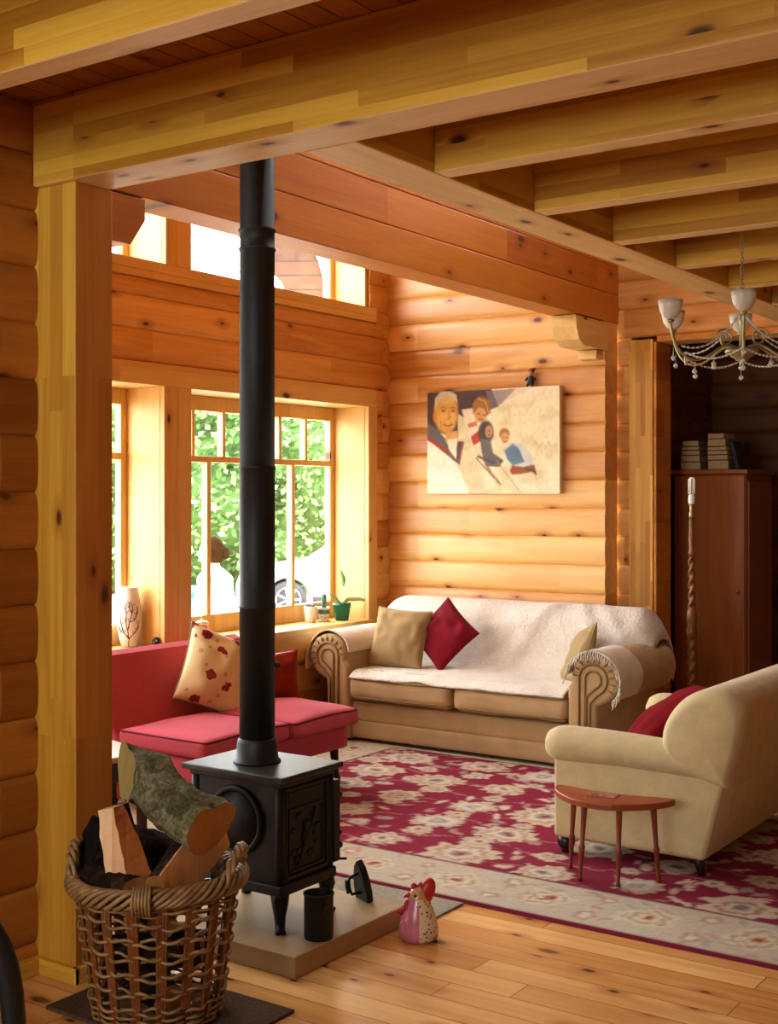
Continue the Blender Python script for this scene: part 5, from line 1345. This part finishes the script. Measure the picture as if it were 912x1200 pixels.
# white car
def car():
    d = 21; o = Vector(view_pt((338 - 456) / 1486 * d, d, GZ)); ang = math.atan2(Rv.y, Rv.x) + .12
    Mx = Matrix.Translation(o) @ Matrix.Rotation(ang, 4, 'Z')    # local x to the right (towards the boot), front wheel at x=0; y away
    S = thing('white_car', 'white car parked outside, front wheel and bonnet seen through the window', 'car', tuple(o))
    body = [(-.82, .28), (-.86, .5), (-.78, .68), (-.5, .80), (.35, .93), (.42, .95), (1.12, 1.42), (1.5, 1.5), (2.5, 1.48), (3.1, 1.2), (3.35, 1.0), (3.4, .6), (3.35, .3)]
    arch = lambda cx: [(cx + .37 * math.cos(a), .30 + .37 * math.sin(a)) for a in [PI * k / 12 for k in range(13)]]
    low = [(3.35, .26)] + [(x, max(z, .26)) for x, z in arch(2.6)] + [(x, max(z, .26)) for x, z in arch(0)] + [(-.82, .26)]
    m = MB(); m.prism(body[1:-1] + low, 'y', 0, 1.65, .05, M=Mx, seg=3); wm = plain('white_car_paint', (.8, .8, .8), .2, 0, .5); m.build('body', wm, S)
    g = MB(); g.prism([(.62, .98), (1.2, 1.37), (1.55, 1.42), (1.55, .98)], 'y', -.012, .02, M=Mx); g.prism([(1.62, .98), (1.62, 1.42), (2.4, 1.41), (2.9, 1.18), (2.95, .98)], 'y', -.012, .02, M=Mx); g.build('side_window', plain('car_glass', (.06, .08, .09), .1), S)
    tr = MB(); tr.box(.4, 2.2, -.015, .02, .26, .36, .01, M=Mx); tr.build('sill_trim', M['charcoal'], S)
    for cx in (0, 2.6):
        for yy in (.10, 1.55):
            w = MB(); T = Mx @ Matrix.Translation((cx, yy, .31)) @ Matrix.Rotation(PI / 2, 4, 'X')
            w.lathe([(.20, -.1), (.29, -.1), (.31, -.07), (.31, .07), (.29, .1), (.20, .1)], n=28, M=T); ww = w.build('wheel', M['charcoal'], S)
            h = MB(); h.lathe([(0, .09), (.05, .1), (.06, .085), (.0, .08)], n=16, M=T, cap=False); h.lathe([(.2, .08), (.215, .1), (.2, .105), (.185, .08)], n=28, M=T, cap=False)
            for k in range(7):
                a = 2 * PI * k / 7; h.tube([(.04 * math.cos(a), .04 * math.sin(a), .09), (.2 * math.cos(a), .2 * math.sin(a), .09)], .02, 6, M=T)
            h.build('hubcap', plain('alloy', (.6, .6, .62), .3, .6), ww)
car()
# recycling bin (teal) behind the person
def bin_():
    d = 14; o = Vector(view_pt((216 - 456) / 1486 * d, d, GZ)); S = thing('wheelie_bin', 'teal wheelie bin standing outside behind the person in white', 'bin', tuple(o)); Mx = Matrix.Translation(o) @ Matrix.Rotation(.6, 4, 'Z')
    t = plain('teal_plastic', hexc('#3f8f86'), .5)
    MB().prism([(-.2, .05), (.2, .05), (.26, .95), (-.26, .95)], 'y', -.27, .27, .02, M=Mx).build('bin_body', t, S); MB().box(-.28, .28, -.3, .3, .95, 1.02, .02, M=Mx).build('lid', t, S)
    for y in (-.25, .25): MB().lathe([(0, -.03), (.1, -.03), (.1, .03), (0, .03)], n=18, M=Mx @ Matrix.Translation((.18, y, .1)) @ Matrix.Rotation(PI / 2, 4, 'X'), cap=False).build('wheel', M['charcoal'], S)
bin_()
# gable of a porch roof seen through the clerestory
def porch():
    d = 12.5
    def P(px, py, dd=0): return view_pt((px - 456) / 1486 * (d + dd), d + dd, EYE - (py - 582) / 1486 * (d + dd))
    S = thing('porch_gable', 'brown boarded porch gable with a curved white edge outside the upper window', 'porch', P(330, 320))
    front = [P(266, 262), P(366, 258), P(376, 292), P(384, 312), P(387, 345), P(387, 420), P(360, 420), P(330, 330)]
    back = [tuple(Vector(p) + Fv * .15) for p in front]; n_ = len(front)
    m = MB(); m.add(front + back, [list(range(n_)), list(range(2 * n_ - 1, n_ - 1, -1))] + [[i, (i + 1) % n_, n_ + (i + 1) % n_, n_ + i] for i in range(n_)])
    m.build('board_panel', wood('porch_boards', hexc('#3c2010'), hexc('#5c3820'), 'x', 'z', 'y', .14, 0, 3, .1, .6, seam=.006), S)
    e = MB(); e.tube([P(360, 255, -.05), P(370, 285, -.05), P(379, 303, -.05), P(385, 325, -.05), P(386, 420, -.05)], .055, 8); e.build('barge_board', M['white'], S)
    pl = MB(); pl.tube([P(300, 285, .08), view_pt((300 - 456) / 1486 * d, d + .08, GZ)], .07, 10); pl.build('porch_post', M['white'], S)
porch()

# person outside
def person():
    o = Vector((-6.92, 7.62, GZ)); face = -Rv        # facing left in the view
    fwd = Vector((-.93, -.37, 0)).normalized(); left = Vector((-fwd.y, fwd.x, 0))
    S = thing('person', 'person in a white jacket with brown hair tied back, standing outside the window facing left', 'person', tuple(o))
    def W_(f, l, z): return o + fwd * f + left * l + Vector((0, 0, z))
    def skin_obj(name, nodes, edges, mat, parent, sub=2):
        me = bpy.data.meshes.new(name); me.from_pydata([tuple(n[0]) for n in nodes], edges, []); ob = bpy.data.objects.new(name, me); COL.objects.link(ob)
        ob.parent = parent; ob.matrix_parent_inverse = Matrix.Translation(-Vector(parent_loc(parent)))
        sk = ob.modifiers.new('skin', 'SKIN'); ss = ob.modifiers.new('sub', 'SUBSURF'); ss.levels = sub; ss.render_levels = sub
        for i, n in enumerate(nodes):
            r = n[1] if isinstance(n[1], tuple) else (n[1], n[1]); me.skin_vertices[0].data[i].radius = r; me.skin_vertices[0].data[i].use_root = (i == 0)
        me.materials.append(mat); sk.use_smooth_shade = True; return ob
    H = 1.68
    N = [(W_(0, 0, .93), (.15, .12)), (W_(.0, 0, 1.12), (.14, .11)), (W_(.02, 0, 1.30), (.16, .12)), (W_(.03, 0, 1.40), (.13, .10)), (W_(.035, 0, 1.47), (.06, .06)),
         (W_(.03, .17, 1.37), .062), (W_(.10, .22, 1.12), .05), (W_(.33, .15, 1.02), .042), (W_(.03, -.17, 1.37), .062), (W_(.08, -.22, 1.10), .05), (W_(.30, -.17, .98), .042),
         (W_(0, .09, .86), .10), (W_(.02, .1, .48), .07), (W_(0, .1, .08), .045), (W_(.13, .11, .03), .04), (W_(0, -.09, .86), .10), (W_(.03, -.1, .48), .07), (W_(0, -.1, .08), .045), (W_(.13, -.11, .03), .04)]
    E = [(0, 1), (1, 2), (2, 3), (3, 4), (3, 5), (5, 6), (6, 7), (3, 8), (8, 9), (9, 10), (0, 11), (11, 12), (12, 13), (13, 14), (0, 15), (15, 16), (16, 17), (17, 18)]
    body = skin_obj('body', N, E, plain('white_clothing', (.82, .82, .84), .8), S)
    skin = plain('skin', hexc('#e6c8b8'), .5)
    h = MB(); hc = W_(.06, 0, 1.565); Q = Matrix((fwd, left, Vector((0, 0, 1)))).transposed().to_4x4(); T = Matrix.Translation(hc) @ Q
    b = bmesh.new(); bmesh.ops.create_uvsphere(b, u_segments=24, v_segments=16, radius=1)
    for v in b.verts:
        x, y, z = v.co; j = 1 - .22 * max(0, -z)
        v.co = Vector((x * .098 * j + (.012 if z < 0 and x > 0 else 0), y * .075 * j, z * .118))
    h.bm(b, 0, True, T); h.tube([(.09, 0, .025), (.112, 0, -.012), (.10, 0, -.028)], [.008, .015, .009], 8, M=T); h.tube([(-.01, 0, -.08), (-.03, 0, -.17)], [.055, .06], 12, M=T)
    h.build('head', skin, S)
    for s in (-1, 1):
        MB().ball((-.005, s * .076, -.005), (.02, .008, .03), n=10, M=T).build('ear', skin, S); MB().ball((.083, s * .032, .018), (.01, .012, .007), n=8, M=T).build('eye', M['charcoal'], S)
    MB().ball((.094, 0, -.06), (.008, .024, .008), n=8, M=T).build('mouth', plain('lips', hexc('#a85a50'), .5), S)
    hr = MB(); b = bmesh.new(); bmesh.ops.create_uvsphere(b, u_segments=24, v_segments=16, radius=1)
    for v in list(b.verts):
        x, y, z = v.co
        v.co = Vector((x * .106 - .012, y * .084, z * .122 + .012))
    bmesh.ops.delete(b, geom=[f for f in b.faces if (f.calc_center_median().x > .0 and f.calc_center_median().z < .075) or f.calc_center_median().z < -.07], context='FACES')
    hr.bm(b, 0, True, T); hr.ball((-.12, 0, .0), (.04, .035, .05), n=12, M=T); hair = hr.build('hair', plain('brown_hair', (.022, .010, .004), .9, 0, .02, .2, 30), S)
    for s, wn in ((1, 7), (-1, 10)):
        w0 = N[wn][0]; dirv = fwd
        hm = MB(); palm = w0 + fwd * .05; TT = Matrix.Translation(palm) @ Q
        b = bmesh.new(); bmesh.ops.create_uvsphere(b, u_segments=14, v_segments=8, radius=1)
        for v in b.verts: v.co = Vector((v.co.x * .05, v.co.y * .016, v.co.z * .042))
        hm.bm(b, 0, True, TT)
        for k, ln in enumerate((.07, .08, .075, .06)):
            zz = .03 - .02 * k; hm.tube([(.035, 0, zz), (.035 + ln * .5, -.006 * s, zz - .005), (.035 + ln * .9, -.022 * s, zz - .014)], [.009, .008, .006], 8, M=TT)
        hm.tube([(.0, 0, .035), (.03, -.02 * s, .055), (.055, -.03 * s, .055)], [.012, .01, .007], 8, M=TT); hm.build('hand', skin, S)
person()

# ------------------------------------------------------------------ LIGHT
wd = bpy.data.worlds.new('sky'); bpy.context.scene.world = wd; wd.use_nodes = True
nt = wd.node_tree; bg = nt.nodes['Background']; bg.inputs[0].default_value = (.90, .96, 1.0, 1); bg.inputs[1].default_value = 13
def area(name, loc, rot, sx, sy, power, col=(1, .97, .92)):
    l = bpy.data.lights.new(name, 'AREA'); l.shape = 'RECTANGLE'; l.size = sx; l.size_y = sy; l.energy = power; l.color = col
    o = bpy.data.objects.new(name, l); COL.objects.link(o); o.location = loc; o.rotation_euler = rot; return o
def portal(name, loc, rot, sx, sy):
    o = area(name, loc, rot, sx, sy, 1); o.data.cycles.is_portal = True; return o
portal('window_portal', (JX - .09, 5.5, 1.5), (0, -PI / 2, 0), 1.6, 3.9)
portal('clerestory_portal', (JX - .09, 5.5, 3.34), (0, -PI / 2, 0), .8, 3.9)
portal('skylight_portal', (-2.95, 5.3, 4.47), (0, 0, 0), .5, 1.4)
portal('rear_portal', (-1.9, -1.65, 2.08), (PI / 2, 0, 0), 2.2, 1.25)

sc = bpy.context.scene
sc.view_settings.view_transform = 'Standard'; sc.view_settings.look = 'None'; sc.view_settings.exposure = .2; sc.view_settings.gamma = .93
cam = bpy.data.cameras.new('camera'); co = bpy.data.objects.new('camera', cam); COL.objects.link(co)
cam.sensor_fit = 'VERTICAL'; cam.sensor_height = 36; cam.sensor_width = 27.36; cam.lens = 36 * 1486 / 1200; cam.shift_y = -18 / 1200
co.location = (0, 0, EYE); co.rotation_euler = (PI / 2, 0, math.asin(.5674)); cam.clip_end = 300; cam.clip_start = .05
sc.camera = co
